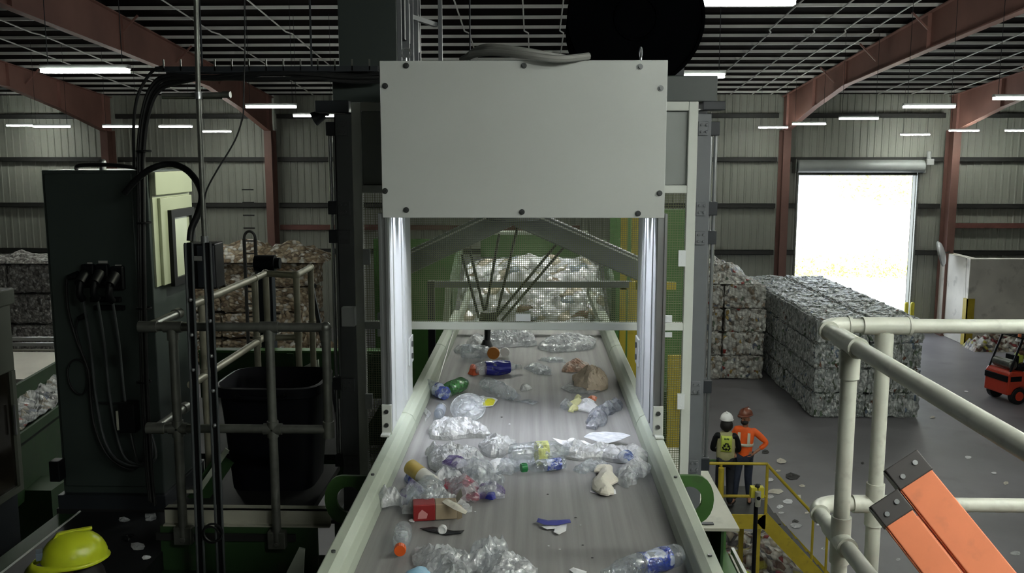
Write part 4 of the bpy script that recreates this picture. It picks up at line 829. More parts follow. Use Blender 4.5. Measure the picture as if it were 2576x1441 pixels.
MB().bar(PY(1185, 728, 7.9), PY(1150, 815, 7.4), .03, .07).build('bracket', M_skirt, t); MB().bar(PY(1480, 730, 7.9), PY(1512, 812, 7.4), .03, .07).build('bracket', M_skirt, t)
t = thing('infeed_chute', 'green infeed chute with high sides feeding the belt behind the mesh', 'chute', (0, 9, 6.4))
g0, g1 = PY(1210, 690, 9.5), PY(1480, 590, 9.5)
MB().box((g0.x, 9.5, 6.3), (g1.x, 9.54, g1.z)).build('back_plate', M_green, t); MB().box((g0.x, 9.48, g1.z), (g1.x, 9.6, g1.z + .03)).build('top_rim', M_skirt, t)
b = MB(); b.prism([(-.75, 8.32, 6.24), (-.75, 9.5, 6.75), (-.75, 9.5, 6.71), (-.75, 8.32, 6.2)], (1.45, 0, 0)); b.build('slide', M_beltd, t)
for x in (-.79, .7): b = MB(); b.prism([(x, 8.32, 6.0), (x, 9.5, 6.2), (x, 9.5, g1.z - .05), (x, 8.32, 6.62)], (.04, 0, 0)); b.build('side_wall', M_greend, t)
for x in (-.7, .6): MB().box((x, 9.0, 0), (x + .1, 9.1, 6.3)).build('leg', M_greend, t)
b = MB()
for i in range(33):
    for j in range(25):
        u, v = i / 32, j / 24; x = -.7 + 1.36 * u; y = 8.3 + 1.16 * v; z = 6.25 + .43 * v
        z += .04 + .3 * math.sin(math.pi * v) ** .7 * math.sin(math.pi * u) ** .5 * (.6 + .8 * noise.noise(Vector((x * 2.5, y * 2.5, 3)))) + .06 * noise.noise(Vector((x * 9, y * 9, 1)))
        b.v.append(Vector((x, y, z)))
for i in range(32):
    for j in range(24): k = i * 25 + j; b.face((k, k + 1, k + 26, k + 25))
M_film = chips('film_mix', [((236, 238, 240), 6), ((214, 216, 214), 4), ((190, 180, 160), 2), ((150, 160, 170), 1), ((120, 100, 84), .6)], 9, .22, .8)
tag(b.build('film_heap', M_film, solid=.01), 'bright crumpled film heaped in the green infeed chute behind the mesh', 'litter', kind='stuff')
t = thing('yellow_gate', 'yellow steel gate frame behind the mesh, at the edge of the bright tunnel', 'frame', (1.2, 8.6, 6))
for px in (1570, 1598): p = PY(px, 560, 8.6); MB().box((p.x - .03, 8.57, 5.6), (p.x + .03, 8.63, 7.35)).build('post', M_yel, t)
MB().box((PY(1560, 700, 8.6).x, 8.57, 6.55), (PY(1700, 700, 8.6).x, 8.63, 6.62)).build('rail', M_yel, t)
p0, p1 = PY(1690, 895, 8.4), PY(1740, 1190, 8.4); MB().box((p0.x - .03, 8.4, p1.z), (p1.x + .03, 8.45, p0.z)).build('panel', M_yel, t)
MB().box((.9, 8.45, 0), (1.6, 8.75, 5.6)).build('base', M_greend, t)
t = thing('side_hopper', 'green hopper wall seen through the mesh of the narrow side panels', 'hopper', (-1.3, 9.9, 5.5))
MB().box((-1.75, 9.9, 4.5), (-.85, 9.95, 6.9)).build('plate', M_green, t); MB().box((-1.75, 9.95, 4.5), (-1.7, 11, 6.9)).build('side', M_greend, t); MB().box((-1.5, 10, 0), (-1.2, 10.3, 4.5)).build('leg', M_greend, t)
t = thing('side_hopper', 'green hopper wall behind the mesh panel beside the grey machine post', 'hopper', (1.0, 10.4, 5.5))
MB().box((.85, 10.4, 4.5), (1.95, 10.45, 7.2)).build('plate', M_green, t); MB().box((1.2, 10.5, 0), (1.5, 10.8, 4.5)).build('leg', M_greend, t)
# ================================================================ bales
def bale_mesh(seed, sx, sy, sz, amp, m, ties=5):
    bm = bmesh.new(); bmesh.ops.create_cube(bm, size=1); bmesh.ops.subdivide_edges(bm, edges=bm.edges[:], cuts=15, use_grid_fill=True)
    for v in bm.verts:
        c = v.co.copy(); n_ = v.normal.copy()
        for ax in range(3):
            if abs(c[ax]) > .499: n_[ax] = math.copysign(1, c[ax])
        p = Vector((c.x * sx, c.y * sy, c.z * sz)); e = 1 - .035 * (max(abs(c.x), abs(c.y)) * 2) ** 10 * (abs(c.z) * 2) ** 8
        q = p + Vector((seed * 7.1, seed * 3.3, seed))
        d = amp * (noise.noise(q * 3.2) * .8 + noise.noise(q * 9) * .7 + .5 * abs(noise.noise(q * 20)))
        d -= amp * 1.0 * (abs(c.x) > .46) * (abs(c.z) > .46) + amp * .8 * (abs(c.y) > .46) * (abs(c.z) > .46)
        tie = abs(((c.y * sy * ties / sy) + .5) % 1 - .5) if ties else 1
        v.co = p * e + n_.normalized() * (d - amp * .3)
    me = bpy.data.meshes.new('bale'); bm.to_mesh(me); bm.free(); me.materials.append(m); return me
M_pet = chips('pet_bale', [((230, 233, 230), 8), ((204, 210, 206), 6), ((172, 180, 178), 4), ((126, 134, 120), 2), ((110, 130, 106), .8), ((116, 134, 156), .7), ((190, 194, 192), 3), ((140, 100, 80), .35)], 15, .3, .9, (1, 1, .5), .42)
M_hdpe = chips('hdpe_bale', [((236, 236, 228), 9), ((210, 206, 196), 6), ((166, 150, 130), 2), ((160, 60, 52), .25), ((190, 160, 90), .25), ((120, 136, 116), .4), ((124, 132, 150), .4), ((140, 136, 128), 2)], 10, .45, .9, (1, 1, .7), .45)
M_occ = chips('cardboard_bale', [((168, 150, 124), 6), ((190, 174, 148), 5), ((140, 120, 94), 3), ((222, 218, 208), 4), ((110, 94, 76), 1.5)], 6.5, .75, .9, (1, 1, 1.3), .4)
M_mix = chips('mixed_bale', [((176, 172, 166), 5), ((150, 147, 142), 5), ((196, 194, 190), 3), ((116, 112, 110), 3), ((214, 214, 212), 1)], 12, .6, .8, (1, 1, .8), .4)
PETM = [bale_mesh(i, 1.58, 1.08, .78, .07, M_pet) for i in range(3)]
HDM = [bale_mesh(i + 5, 1.42, 1.3, .86, .06, M_hdpe) for i in range(3)]
OCM = [bale_mesh(i + 9, 1.75, 1.2, .92, .07, M_occ) for i in range(2)]
MXM = [bale_mesh(i + 12, 1.6, 1.2, .98, .05, M_mix) for i in range(2)]
def bale(me, loc, lab, grp, rz=0.): o = bpy.data.objects.new('bale', me); COL.objects.link(o); o.location = loc; o.rotation_euler = (0, 0, rz); return tag(o, lab, 'bale', grp)
LAY = ['bottom', 'second', 'third', 'top']
for c in range(2):
    for d in range(9):
        for l in range(4):
            if c == 1 and not (d == 0 or l == 3): continue
            z = .38 + l * .755
            bale(PETM[(c + d * 2 + l) % 3], (9.12 + c * 1.6 + R0.uniform(-.03, .03), 27.55 + d * 1.1 + R0.uniform(-.02, .02), z), f'bottle bale of the big grey block, {LAY[l]} layer, {ORD[d]} from its front, ' + ('aisle column' if c == 0 else 'door side column'), 'bottle bales in the big grey block', R0.choice((0, math.pi)))
for c in range(2):
    for d in range(3):
        for l in range(4):
            if d > 0 and l < 3 and c == 0: continue
            bale(HDM[(c * 2 + d + l) % 3], (7.32 - c * 1.45 + R0.uniform(-.05, .03), 32.4 + d * 1.33, .43 + l * .835), f'whitish mixed plastic bale in the four-high stack, {LAY[l]} layer, {ORD[d]} row back, ' + ('aisle side' if c == 0 else 'machine side'), 'plastic bales in the four-high stack', R0.choice((0, math.pi)))
def heap(name, cx, cy, z0, rx, ry, h, m, lab, seed, cat='heap'):
    b = MB(); nx, ny = 26, 20
    for j in range(ny + 1):
        for i in range(nx + 1):
            u, v = i / nx * 2 - 1, j / ny * 2 - 1; p = Vector((cx + u * rx, cy + v * ry, z0)); f = max(0, 1 - max(abs(u), abs(v)) ** 3)
            p.z += f ** .6 * h * (.65 + .6 * noise.noise(Vector((p.x * 1.3 + seed, p.y * 1.3, seed))) + .3 * noise.noise(Vector((p.x * 5, p.y * 5, seed)))); b.v.append(p)
    for j in range(ny):
        for i in range(nx): k = j * (nx + 1) + i; b.face((k, k + 1, k + nx + 2, k + nx + 1))
    n0 = len(b.v); b.v += [Vector((cx + a * rx, cy + c * ry, z0 - .01)) for a, c in ((-1, -1), (1, -1), (1, 1), (-1, 1))]; b.face((n0 + 3, n0 + 2, n0 + 1, n0))
    return tag(b.build(name, m), lab, cat, kind='stuff')
heap('plastic_heap', 5.95, 33.6, 3.38, 1.7, 1.8, .75, M_hdpe, 'loose whitish plastic heaped on top of the four-high bale stack', 4)
for c in range(3):
    for d in range(1):
        for l in range(4):
            bale(OCM[(c + l) % 2], (-9.0 - c * 1.8, 34.2 + d * 1.25, .49 + l * .98), f'brown cardboard bale behind the landing railing, {LAY[l]} layer, {ORD[c]} column from the machine', 'cardboard bales at the back wall', R0.choice((0, math.pi)))
heap('cardboard_heap', -10.6, 34.5, 3.9, 2.9, 1.2, .75, M_occ, 'loose torn cardboard heaped on the cardboard bales', 2)
heap('cardboard_heap', -8.2, 31.9, 0, 1.6, 1.2, 2.6, M_occ, 'loose cardboard spilling beside the dark machine post', 11)
for c in range(3):
    for l in range(4):
        bale(MXM[(c + l) % 2], (-17.2 - c * 1.65 + .2 * (l % 2), 31 - .1 * c, .52 + l * 1.05), f'grey mixed paper bale at the picture edge, {LAY[l]} layer, {ORD[c]} column from the cabinet', 'grey paper bales at the picture edge', R0.choice((0, math.pi)))
heap('paper_heap', -18.6, 31, 4.2, 2.4, .7, .35, M_mix, 'loose paper on top of the grey bale stack at the picture edge', 21)
# ================================================================ stair platform and people
SY0, SY1, SZ = 15.0, 16.4, 1.76
sp = thing('stair_platform', 'yellow stair platform the two workers stand on', 'stairs', (3.4, 15.6, 0))
sx1 = 3.93
MB().box((1.2, SY0, SZ - .04), (sx1, SY1, SZ)).build('deck', M_deck, sp); MB().box((1.2, SY0 - .02, SZ - .24), (sx1, SY0, SZ + .02)).build('fascia', M_yel, sp, bevel=.004)
ex = sx1 + (SZ) / 1.2; dvs = Vector((ex - sx1, 0, -SZ))
for y in (SY0 - .01, SY1 - .3):
    MB().bar((sx1 - .08, y, SZ - .02), (ex, y, .08), .02, .24, (0, 0, 1)).build('stringer', M_yel, sp)
for i in range(7): f = (i + .6) / 7.2; MB().box((sx1 + dvs.x * f - .1, SY0, SZ * (1 - f) - .02), (sx1 + dvs.x * f + .14, SY1 - .3, SZ * (1 - f))).build('tread', M_deck, sp)
hr = SZ + .9
yb = SY0 + .02
for a, c, n in (((sx1 - 1.0, yb, hr), (sx1, yb, hr), 'hand_rail'), ((sx1 - .75, yb, SZ + .33), (sx1, yb, SZ + .33), 'mid_rail'), ((sx1, yb, hr - .02), (ex + .1, yb, .96), 'hand_rail'), ((sx1 - .78, yb - .05, SZ + .84), (sx1 - .78, yb - .05, SZ + .18), 'end_post'), ((sx1, yb, hr), (sx1, yb, SZ), 'post'), ((sx1 - .78, yb, hr), (sx1 - .78, yb, SZ), 'post'), ((sx1 - 1.2, yb, SZ + .18), (sx1 - .7, yb, SZ + .18), 'mid_rail')):
    MB().tube([a, c], .05 if n == 'end_post' else .026, 10).build(n, M_yel, sp, smooth=True)
for f in (.55, .72): x = sx1 + dvs.x * f; MB().tube([(x, yb, SZ * (1 - f) + .02), (x, yb, hr - (hr - .96) * f)], .022, 8).build('post', M_yel, sp, smooth=True)
MB().tube([(3.2, SY1 - .05, SZ + .5), (3.6, SY1 - .05, SZ + .5)], .022, 8).build('back_rail', M_green, sp, smooth=True)
for x in (1.4, sx1 - .1):
    for y in (SY0 + .1, SY1 - .1): MB().box((x - .04, y - .04, 0), (x + .04, y + .04, SZ - .04)).build('leg', M_yel, sp)
p = PY(1903, 1245, 11.5); z0 = PY(1900, 1410, 11.5).z
t = thing('sensor_post', 'black pole with a yellow sensor head standing in the litter pile', 'post', (p.x, 11.5, 0))
MB().cyl((p.x, 11.5, 0), (p.x, 11.5, p.z - .1), .028, seg=10).build('pole', M_black, t, smooth=True); MB().cyl((p.x, 11.5, 0), (p.x, 11.5, .02), .18).build('foot', M_black, t)
for s_ in (-1, 1): MB().box((p.x + s_ * .045 - .04, 11.44, p.z - .02), (p.x + s_ * .045 + .04, 11.54, p.z + .12)).build('yellow_head', M_ylw, t, bevel=.008)
MB().cyl((p.x, 11.42, p.z - .12), (p.x, 11.42, p.z + .08), .035, .04, 12).build('lens_body', M_plate, t, smooth=True); MB().cyl((p.x, 11.38, p.z + .0), (p.x, 11.42, p.z), .025).build('lens', M_black, t); MB().ball((p.x, 11.47, p.z + .13), .035, 10, 5).build('dome', M_rubber, t, smooth=True)

def skin(name, V, E, m, parent, sub=2, xf=None):
    me = bpy.data.meshes.new(name); me.from_pydata([v[:3] for v in V], E, []); o = bpy.data.objects.new(name, me); COL.objects.link(o)
    if parent: o.parent = parent
    s = o.modifiers.new('skin', 'SKIN'); s.use_smooth_shade = True
    for i, v in enumerate(V):
        sv = me.skin_vertices[0].data[i]; r = v[3]; sv.radius = (r, v[4] if len(v) > 4 else r); sv.use_root = i == 0
    u = o.modifiers.new('sub', 'SUBSURF'); u.levels = sub; u.render_levels = sub
    me.materials.append(m); return o
def hand(V, E, w, el, side, curl=.5, L=.18):
    """palm and five fingers appended after wrist index w"""
    W = Vector(V[w][:3]); d = (W - Vector(V[el][:3])).normalized(); up = Vector(side).normalized(); up = (up - d * up.dot(d)).normalized(); nr = d.cross(up)
    def add(p, r, par): V.append((*p, r)); E.append((par, len(V) - 1)); return len(V) - 1
    pm = add(W + d * .045, .026, w)
    for k, (o, l) in enumerate(((.03, .075), (.011, .085), (-.009, .08), (-.028, .062))):
        a = add(W + d * .088 + up * o, .010, pm); c = add(W + d * (.088 + l * .5) + up * o * 1.05 + nr * l * .2 * curl, .009, a); add(W + d * (.088 + l * (.95 - .25 * curl)) + up * o * 1.05 + nr * l * .6 * curl, .0075, c)
    a = add(W + d * .035 + up * .035, .011, pm); add(W + d * .075 + up * .056 + nr * .01, .0085, a)
def figure(name, lab, loc, rz, skin_c, hair_c, pose, group=None):
    """standing figure facing local -Y; pose gives joint positions"""
    t = thing(name, lab, 'person', loc, rz, group, local=True)
    J = dict(pelvis=(0, 0, .95), waist=(0, -.005, 1.08), chest=(0, -.005, 1.30), neck=(0, .01, 1.48), head0=(0, 0, 1.56), lsh=(.17, .01, 1.42), rsh=(-.17, .01, 1.42), lel=(.27, .03, 1.14), rel=(-.27, .03, 1.14), lwr=(.27, -.07, .9), rwr=(-.27, -.07, .9),
             lhip=(.09, 0, .9), rhip=(-.09, 0, .9), lkn=(.1, -.02, .5), rkn=(-.1, -.02, .5), lan=(.1, .03, .09), ran=(-.1, .03, .09), lto=(.12, -.14, .04), rto=(-.12, -.14, .04))
    J.update(pose); V, E, ix = [], [], {}
    def add(k, r, par=None, r2=None):
        V.append((*J[k], r) if r2 is None else (*J[k], r, r2)); ix[k] = len(V) - 1
        if par: E.append((ix[par], ix[k]))
    add('pelvis', .13, None, .1); add('waist', .125, 'pelvis', .095); add('chest', .15, 'waist', .11); add('neck', .05, 'chest'); add('head0', .058, 'neck')
    for s_ in 'lr':
        add(s_ + 'sh', .058, 'chest'); add(s_ + 'el', .042, s_ + 'sh'); add(s_ + 'wr', .026, s_ + 'el')
        hand(V, E, ix[s_ + 'wr'], ix[s_ + 'el'], (0, -1, 0), .7)
        add(s_ + 'hip', .09, 'pelvis'); add(s_ + 'kn', .06, s_ + 'hip'); add(s_ + 'an', .038, s_ + 'kn'); add(s_ + 'to', .034, s_ + 'an')
    hd = Vector(J['head0']); V.append((hd.x, hd.y - .005, hd.z + .1, .082, .092)); E.append((ix['head0'], len(V) - 1)); V.append((hd.x, hd.y, hd.z + .17, .07, .08)); E.append((len(V) - 2, len(V) - 1))
    body = skin('body', V, E, mat('skin_' + str(skin_c), skin_c, .55, var=.06), t)
    return t, J
def cloth(t, J, name, chain_r, m, extra=()):
    V, E, ix = [], [], {}
    for k, r, par in chain_r:
        p = J[k] if isinstance(k, str) else k
        key = k if isinstance(k, str) else tuple(k)
        V.append((*p, *(r if isinstance(r, tuple) else (r,)))); ix[key] = len(V) - 1
        if par is not None: E.append((ix[par], ix[key]))
    return skin(name, V, E, m, t)
def helmet(t, c, m, hz=0., brim=(0, -1)):
    xf = Matrix.Translation(c) @ Matrix.Rotation(hz, 4, 'Z')
    b = MB(); b.ball((0, 0, 0), 1, 24, 9, (.118, .142, .125), 0); b.build('helmet_shell', m, t, smooth=True, xf=xf)
    b = MB(); n = 28; pts = []
    for i in range(n):
        a = 2 * math.pi * i / n; e = max(0, -math.sin(a)) ** 2
        pts.append((math.cos(a) * (.128 + .008 * e), math.sin(a) * (.15 + .055 * e), -.008 - .02 * e))
    for p in pts: b.v.append(Vector(p))
    for p in pts: b.v.append(Vector((p[0] * .88, p[1] * .84, .006)))
    for p in pts: b.v.append(Vector((p[0] * .88, p[1] * .84, -.02)))
    for i in range(n): j = (i + 1) % n; b.face((i, j, n + j, n + i)); b.face((2 * n + i, 2 * n + j, j, i)); 
    b.build('helmet_brim', m, t, smooth=True, xf=xf, solid=.004)
    b = MB(); b.bar((0, -.13, .02), (0, -.06, .125), .02, .012); b.bar((0, -.06, .122), (0, .08, .125), .022, .012); b.build('helmet_ridge', m, t, xf=xf, bevel=.003)
def face(t, c, hz, hair, beard, skin_c):
    sk_ = mat('skin_' + str(skin_c), skin_c, .55, var=.06)
    xf = Matrix.Translation(c) @ Matrix.Rotation(hz, 4, 'Z')
    for x in (-.033, .033): b = MB().ball((x, -.086, .0), .009, 8, 5); b.build('eye', mat('eye_dark', (40, 34, 32), .2), t, xf=xf, smooth=True); MB().ball((x * 2.6, .0, -.01), .024, 8, 5, (.5, 1, 1.3)).build('ear', sk_, t, xf=xf, smooth=True)
    MB().prism([(-.016, -.08, -.04), (.016, -.08, -.04), (0, -.13, -.034)], (0, .02, .055)).build('nose', sk_, t, xf=xf, smooth=True)
    MB().ball((0, -.088, -.06), .02, 10, 5, (1.2, .5, .3)).build('mouth', mat('lips', (128, 76, 68), .5), t, xf=xf, smooth=True)
    if beard: MB().ball((0, -.03, -.07), .072, 14, 6, (1.02, .98, .85)).build('beard', hair, t, xf=xf, smooth=True)
M_jean = mat('denim', (40, 48, 66), .8, var=.15, scale=20); M_navy = mat('navy_trousers', (26, 29, 38), .8, var=.15, scale=15); M_boot = mat('boots', (32, 28, 26), .6)
M_hvo = mat('hivis_orange', (240, 98, 30), .6, var=.08, scale=9); M_refl = mat('reflective', (206, 204, 186), .4); M_hvy = mat('hivis_yellow', (186, 200, 84), .6, var=.06)
M_vest = mat('vest_beige', (176, 172, 128), .7, var=.1, scale=12); M_hat = mat('hat_white', (236, 236, 234), .3); M_hatr = mat('hat_redbrown', (110, 62, 46), .3, var=.3, scale=14); M_hair = mat('hair_dark', (24, 20, 19), .6); M_hatl = mat('hat_lime', (196, 208, 44), .28, var=.04)
# worker in orange, hand on hip
po = dict(lel=(.40, .05, 1.21), lwr=(.2, -.06, 1.03), rel=(-.26, -.02, 1.15), rwr=(-.16, -.22, 1.06), rkn=(-.12, -.1, .5), ran=(-.15, -.09, .09), rto=(-.2, -.27, .04), lkn=(.08, .02, .5), lan=(.1, .12, .09), lto=(.13, -.04, .04))
wl = PY(1868, 1262, 15.55)
t, J = figure('person', 'worker in orange high visibility shirt and jeans standing with one hand on the hip', (wl.x, 15.55, SZ), math.radians(-22), (158, 112, 88), None, po); t.scale = (.93,) * 3
cloth(t, J, 'orange_shirt', [((0, 0, .9), (.155, .125), None), ('pelvis', (.152, .122), (0, 0, .9)), ('waist', (.145, .115), 'pelvis'), ('chest', (.165, .125), 'waist'), ((0, .005, 1.44), (.09, .08), 'chest'), ('lsh', .075, 'chest'), ('lel', .06, 'lsh'), ((.27, -.02, 1.09), .045, 'lel'), ('rsh', .075, 'chest'), ('rel', .058, 'rsh'), ((-.19, -.16, 1.09), .042, 'rel')], M_hvo)
cloth(t, J, 'jeans', [((0, 0, .93), (.135, .108), None), ('lhip', .098, (0, 0, .93)), ('lkn', .076, 'lhip'), ('lan', .062, 'lkn'), ('rhip', .098, (0, 0, .93)), ('rkn', .076, 'rhip'), ('ran', .062, 'rkn')], M_jean)
for s_ in 'lr': cloth(t, J, 'boot', [(s_ + 'an', .055, None), ((J[s_ + 'an'][0] * .9 + J[s_ + 'to'][0] * .1, J[s_ + 'an'][1], .045), .048, s_ + 'an'), (s_ + 'to', .045, (J[s_ + 'an'][0] * .9 + J[s_ + 'to'][0] * .1, J[s_ + 'an'][1], .045))], M_boot)
b = MB(); b.tube([(0 + .152 * math.cos(a), .122 * math.sin(a) - .003, 1.15) for a in [2 * math.pi * i / 24 for i in range(25)]], .001, 4)
def band(z, h, rx, ry, m, nm, t_, cy=-.004, a0=0, a1=2 * math.pi):
    b = MB(); n = 28
    for i in range(n + 1):
        a = a0 + (a1 - a0) * i / n
        for zz, k in ((z, 1), (z + h, 1)): b.v.append(Vector((rx * math.cos(a), cy + ry * math.sin(a), zz)))
    for i in range(n): b.face((2 * i, 2 * i + 2, 2 * i + 3, 2 * i + 1))
    return b.build(nm, m, t_, smooth=True, solid=.006)
band(1.14, .055, .158, .128, M_refl, 'reflective_band', t)
for x in (-.09, .09): MB().bar((x, -.128, 1.2), (x, -.105, 1.4), .05, .008, (0, 1, 0)).build('reflective_stripe', M_refl, t)

helmet(t, Vector((0, 0, 1.73)), M_hatr, math.radians(-25)); face(t, Vector((0, 0, 1.655)), math.radians(-25), M_hair, True, (158, 112, 88))
# worker seen from behind, white helmet and recycling vest
po2 = dict(rel=(-.25, .02, 1.13), rwr=(-.1, -.2, 1.05), lel=(.25, .02, 1.13), lwr=(.1, -.2, 1.05))
wl = PY(1822, 1280, 15.3)
t, J = figure('person', 'worker seen from behind in white helmet and yellow vest with recycling symbol', (wl.x, 15.35, SZ), math.radians(172), (92, 66, 54), None, po2); t.scale = (.92,) * 3
cloth(t, J, 'dark_shirt', [('pelvis', (.135, .105), None), ('chest', (.155, .115), 'pelvis'), ((0, .005, 1.44), (.08, .07), 'chest'), ('lsh', .07, 'chest'), ('lel', .054, 'lsh'), ('lwr', .04, 'lel'), ('rsh', .07, 'chest'), ('rel', .054, 'rsh'), ('rwr', .04, 'rel')], M_black)
cloth(t, J, 'vest', [((0, 0, .88), (.19, .15), None), ('waist', (.18, .142), (0, 0, .88)), ('chest', (.205, .158), 'waist'), ((0, .005, 1.43), (.16, .12), 'chest'), ((0, .005, 1.5), (.07, .06), (0, .005, 1.43))], M_vest)
cloth(t, J, 'trousers', [((0, 0, .92), (.132, .105), None), ('lhip', .098, (0, 0, .92)), ('lkn', .078, 'lhip'), ('lan', .064, 'lkn'), ('rhip', .098, (0, 0, .92)), ('rkn', .078, 'rhip'), ('ran', .064, 'rkn')], M_navy)
for s_ in 'lr': cloth(t, J, 'boot', [(s_ + 'an', .055, None), ((J[s_ + 'an'][0] * .9 + J[s_ + 'to'][0] * .1, J[s_ + 'an'][1], .045), .048, s_ + 'an'), (s_ + 'to', .045, (J[s_ + 'an'][0] * .9 + J[s_ + 'to'][0] * .1, J[s_ + 'an'][1], .045))], M_boot)
b = MB(); nx, ny = 8, 10
for j in range(ny + 1):
    for i in range(nx + 1):
        u, z = (i / nx - .5) * .2, 1.12 + .31 * j / ny; b.v.append(Vector((u, .163 - u * u * 1.4 - .9 * max(0, z - 1.36) ** 1.2 - .16 * max(0, 1.28 - z), z)))
for j in range(ny):
    for i in range(nx): k = j * (nx + 1) + i; b.face((k, k + 1, k + nx + 2, k + nx + 1))
b.build('yellow_panel', M_hvy, t, smooth=True, solid=.006)
for k in range(3):
    R = Matrix.Translation((0, .167, 1.225)) @ Matrix.Rotation(2 * math.pi * k / 3, 4, 'Y') ; b = MB()
    b.prism([(-.026, 0, .048), (.012, 0, .052), (.026, 0, .028), (.04, 0, .035), (.034, 0, -.004), (.002, 0, .012), (.014, 0, .02), (.004, 0, .036), (-.026, 0, .03)], (0, -.003, 0)); b.v = [Vector((v.x * 1.5, v.y, v.z * 1.5)) for v in b.v]; b.build('recycling_arrow', M_black, t, xf=R)
for k, (x, z, w_) in enumerate(((-.035, 1.375, .016), (-.012, 1.38, .018), (.012, 1.375, .016), (.035, 1.378, .014))):
    b = MB().box((x - w_ / 2, .15, z - .014), (x + w_ / 2, .166, z + .014)); b.build('vest_print', M_green, t)
helmet(t, Vector((0, 0, 1.72)), M_hat, 0); face(t, Vector((0, 0, 1.655)), 0, M_hair, False, (92, 66, 54))
MB().ball((0, .04, 1.61), .116, 16, 8, (1.02, .85, 1.05), fn=lambda p: p * (1 + .1 * noise.noise(p * 25))).build('hair', M_hair, t, smooth=True)
# worker in lime helmet at the lower edge
hp = PY(188, 1400, 3.95)
t, J = figure('person', 'worker in lime yellow hard hat, only the hat showing at the lower picture edge', (hp.x, 3.95, hp.z - 1.745), math.radians(-62), (120, 84, 66), None, {})
cloth(t, J, 'jacket', [('pelvis', (.15, .12), None), ('chest', (.165, .125), 'pelvis'), ((0, .005, 1.44), (.09, .08), 'chest'), ('lsh', .075, 'chest'), ('lel', .06, 'lsh'), ('lwr', .045, 'lel'), ('rsh', .075, 'chest'), ('rel', .058, 'rsh'), ('rwr', .045, 'rel')], M_navy)
cloth(t, J, 'trousers', [((0, 0, .92), (.132, .105), None), ('lhip', .098, (0, 0, .92)), ('lkn', .078, 'lhip'), ('lan', .064, 'lkn'), ('rhip', .098, (0, 0, .92)), ('rkn', .078, 'rhip'), ('ran', .064, 'rkn')], M_navy)
helmet(t, Vector((0, 0, 1.745)), M_hatl); face(t, Vector((0, 0, 1.655)), 0, M_hair, False, (120, 84, 66)); MB().ball((0, .03, 1.635), .108, 16, 8, (.95, .9, .9)).build('hair', M_hair, t, smooth=True)
MB().box((-.03, -.156, 1.765), (.03, -.128, 1.80)).build('hat_badge', mat('badge', (92, 104, 116), .5), t, bevel=.002)
struct('worker_step', MB().box((hp.x - .5, 3.5, 4.2), (hp.x + .5, 4.3, hp.z - 1.745)), M_deck, 'low step on the lower deck under the worker in the lime hat', 'step')
hp = PY(1886, 1455, 12.6)
t, J = figure('person', 'worker below the stair, only a lime hat top showing at the bottom edge', (hp.x, 12.6, 0), math.radians(30), (140, 100, 80), None, {})
cloth(t, J, 'jacket', [('pelvis', (.15, .12), None), ('chest', (.165, .125), 'pelvis'), ((0, .005, 1.44), (.09, .08), 'chest'), ('lsh', .075, 'chest'), ('lel', .06, 'lsh'), ('lwr', .045, 'lel'), ('rsh', .075, 'chest'), ('rel', .058, 'rsh'), ('rwr', .045, 'rel')], M_hvy)
cloth(t, J, 'trousers', [((0, 0, .92), (.132, .105), None), ('lhip', .098, (0, 0, .92)), ('lkn', .078, 'lhip'), ('lan', .064, 'lkn'), ('rhip', .098, (0, 0, .92)), ('rkn', .078, 'rhip'), ('ran', .064, 'rkn')], M_navy)
helmet(t, Vector((0, 0, 1.73)), M_hatl); face(t, Vector((0, 0, 1.655)), 0, M_hair, False, (140, 100, 80))
# ================================================================ forklift
fl = thing('forklift', 'red forklift truck with gas bottle parked on the open floor', 'forklift', (14.75, 29.1, 0), math.radians(14), local=True)
M_flr = mat('forklift_red', (196, 62, 40), .35, var=.06, coat=.2)
prof = [(0, .3), (.02, .95), (.12, 1.08), (.62, 1.02), (.8, .98), (.98, .78), (1.1, .62), (1.55, .55), (1.75, .5), (1.75, .32), (.85, .28), (.75, .5), (.5, .56), (.3, .48), (.2, .3)]
MB().prism([(x, -.52, z) for x, z in prof], (0, 1.04, 0)).build('body', M_flr, fl, bevel=.05)
MB().box((-.015, -.5, .72), (.03, .5, .92)).build('rear_grille', M_black, fl, bevel=.02); MB().box((.1, -.53, .74), (.5, -.515, .9)).build('side_vent', M_black, fl)
for x, y, r_ in ((.42, -.47, .27), (.42, .47, .27), (1.45, -.5, .33), (1.45, .5, .33)):
    w = MB().cyl((x, y - .1, r_), (x, y + .1, r_), r_, seg=24).build('wheel', M_rubber, fl, bevel=.02)
    s_ = -1 if y < 0 else 1; MB().cyl((x, y + s_ * .1, r_), (x, y + s_ * .112, r_), r_ * .55, seg=18).build('hub', M_flr, w)
for y in (-.46, .46):
    MB().tube([(.12, y, 1.05), (.32, y * .96, 1.62), (.5, y * .94, 2.08)], .035, 8).build('rear_pillar', M_black, fl, smooth=True); MB().tube([(1.68, y, .6), (1.55, y, 1.3), (1.32, y * .96, 2.08)], .035, 8).build('front_pillar', M_black, fl, smooth=True)
b = MB()
for y in (-.43, .43): b.bar((.46, y, 2.1), (1.36, y, 2.1), .06, .05)
for x in (.46, .62, .78, .94, 1.1, 1.34): b.bar((x, -.43, 2.11), (x, .43, 2.11), .04, .03)
b.build('overhead_guard', M_black, fl)
g = MB().cyl((.28, -.36, 1.24), (.28, .36, 1.24), .16, seg=18); g.ball((.28, -.36, 1.24), .155, 16, 8, (1, .35, 1)); g.ball((.28, .36, 1.24), .155, 16, 8, (1, .35, 1)); g.build('gas_bottle', M_steel, fl, smooth=True)
MB().box((.55, -.25, .98), (1.0, .25, 1.1)).build('seat', M_black, fl, bevel=.03); MB().box((.5, -.25, 1.08), (.6, .25, 1.5)).build('seat_back', M_black, fl, bevel=.03)
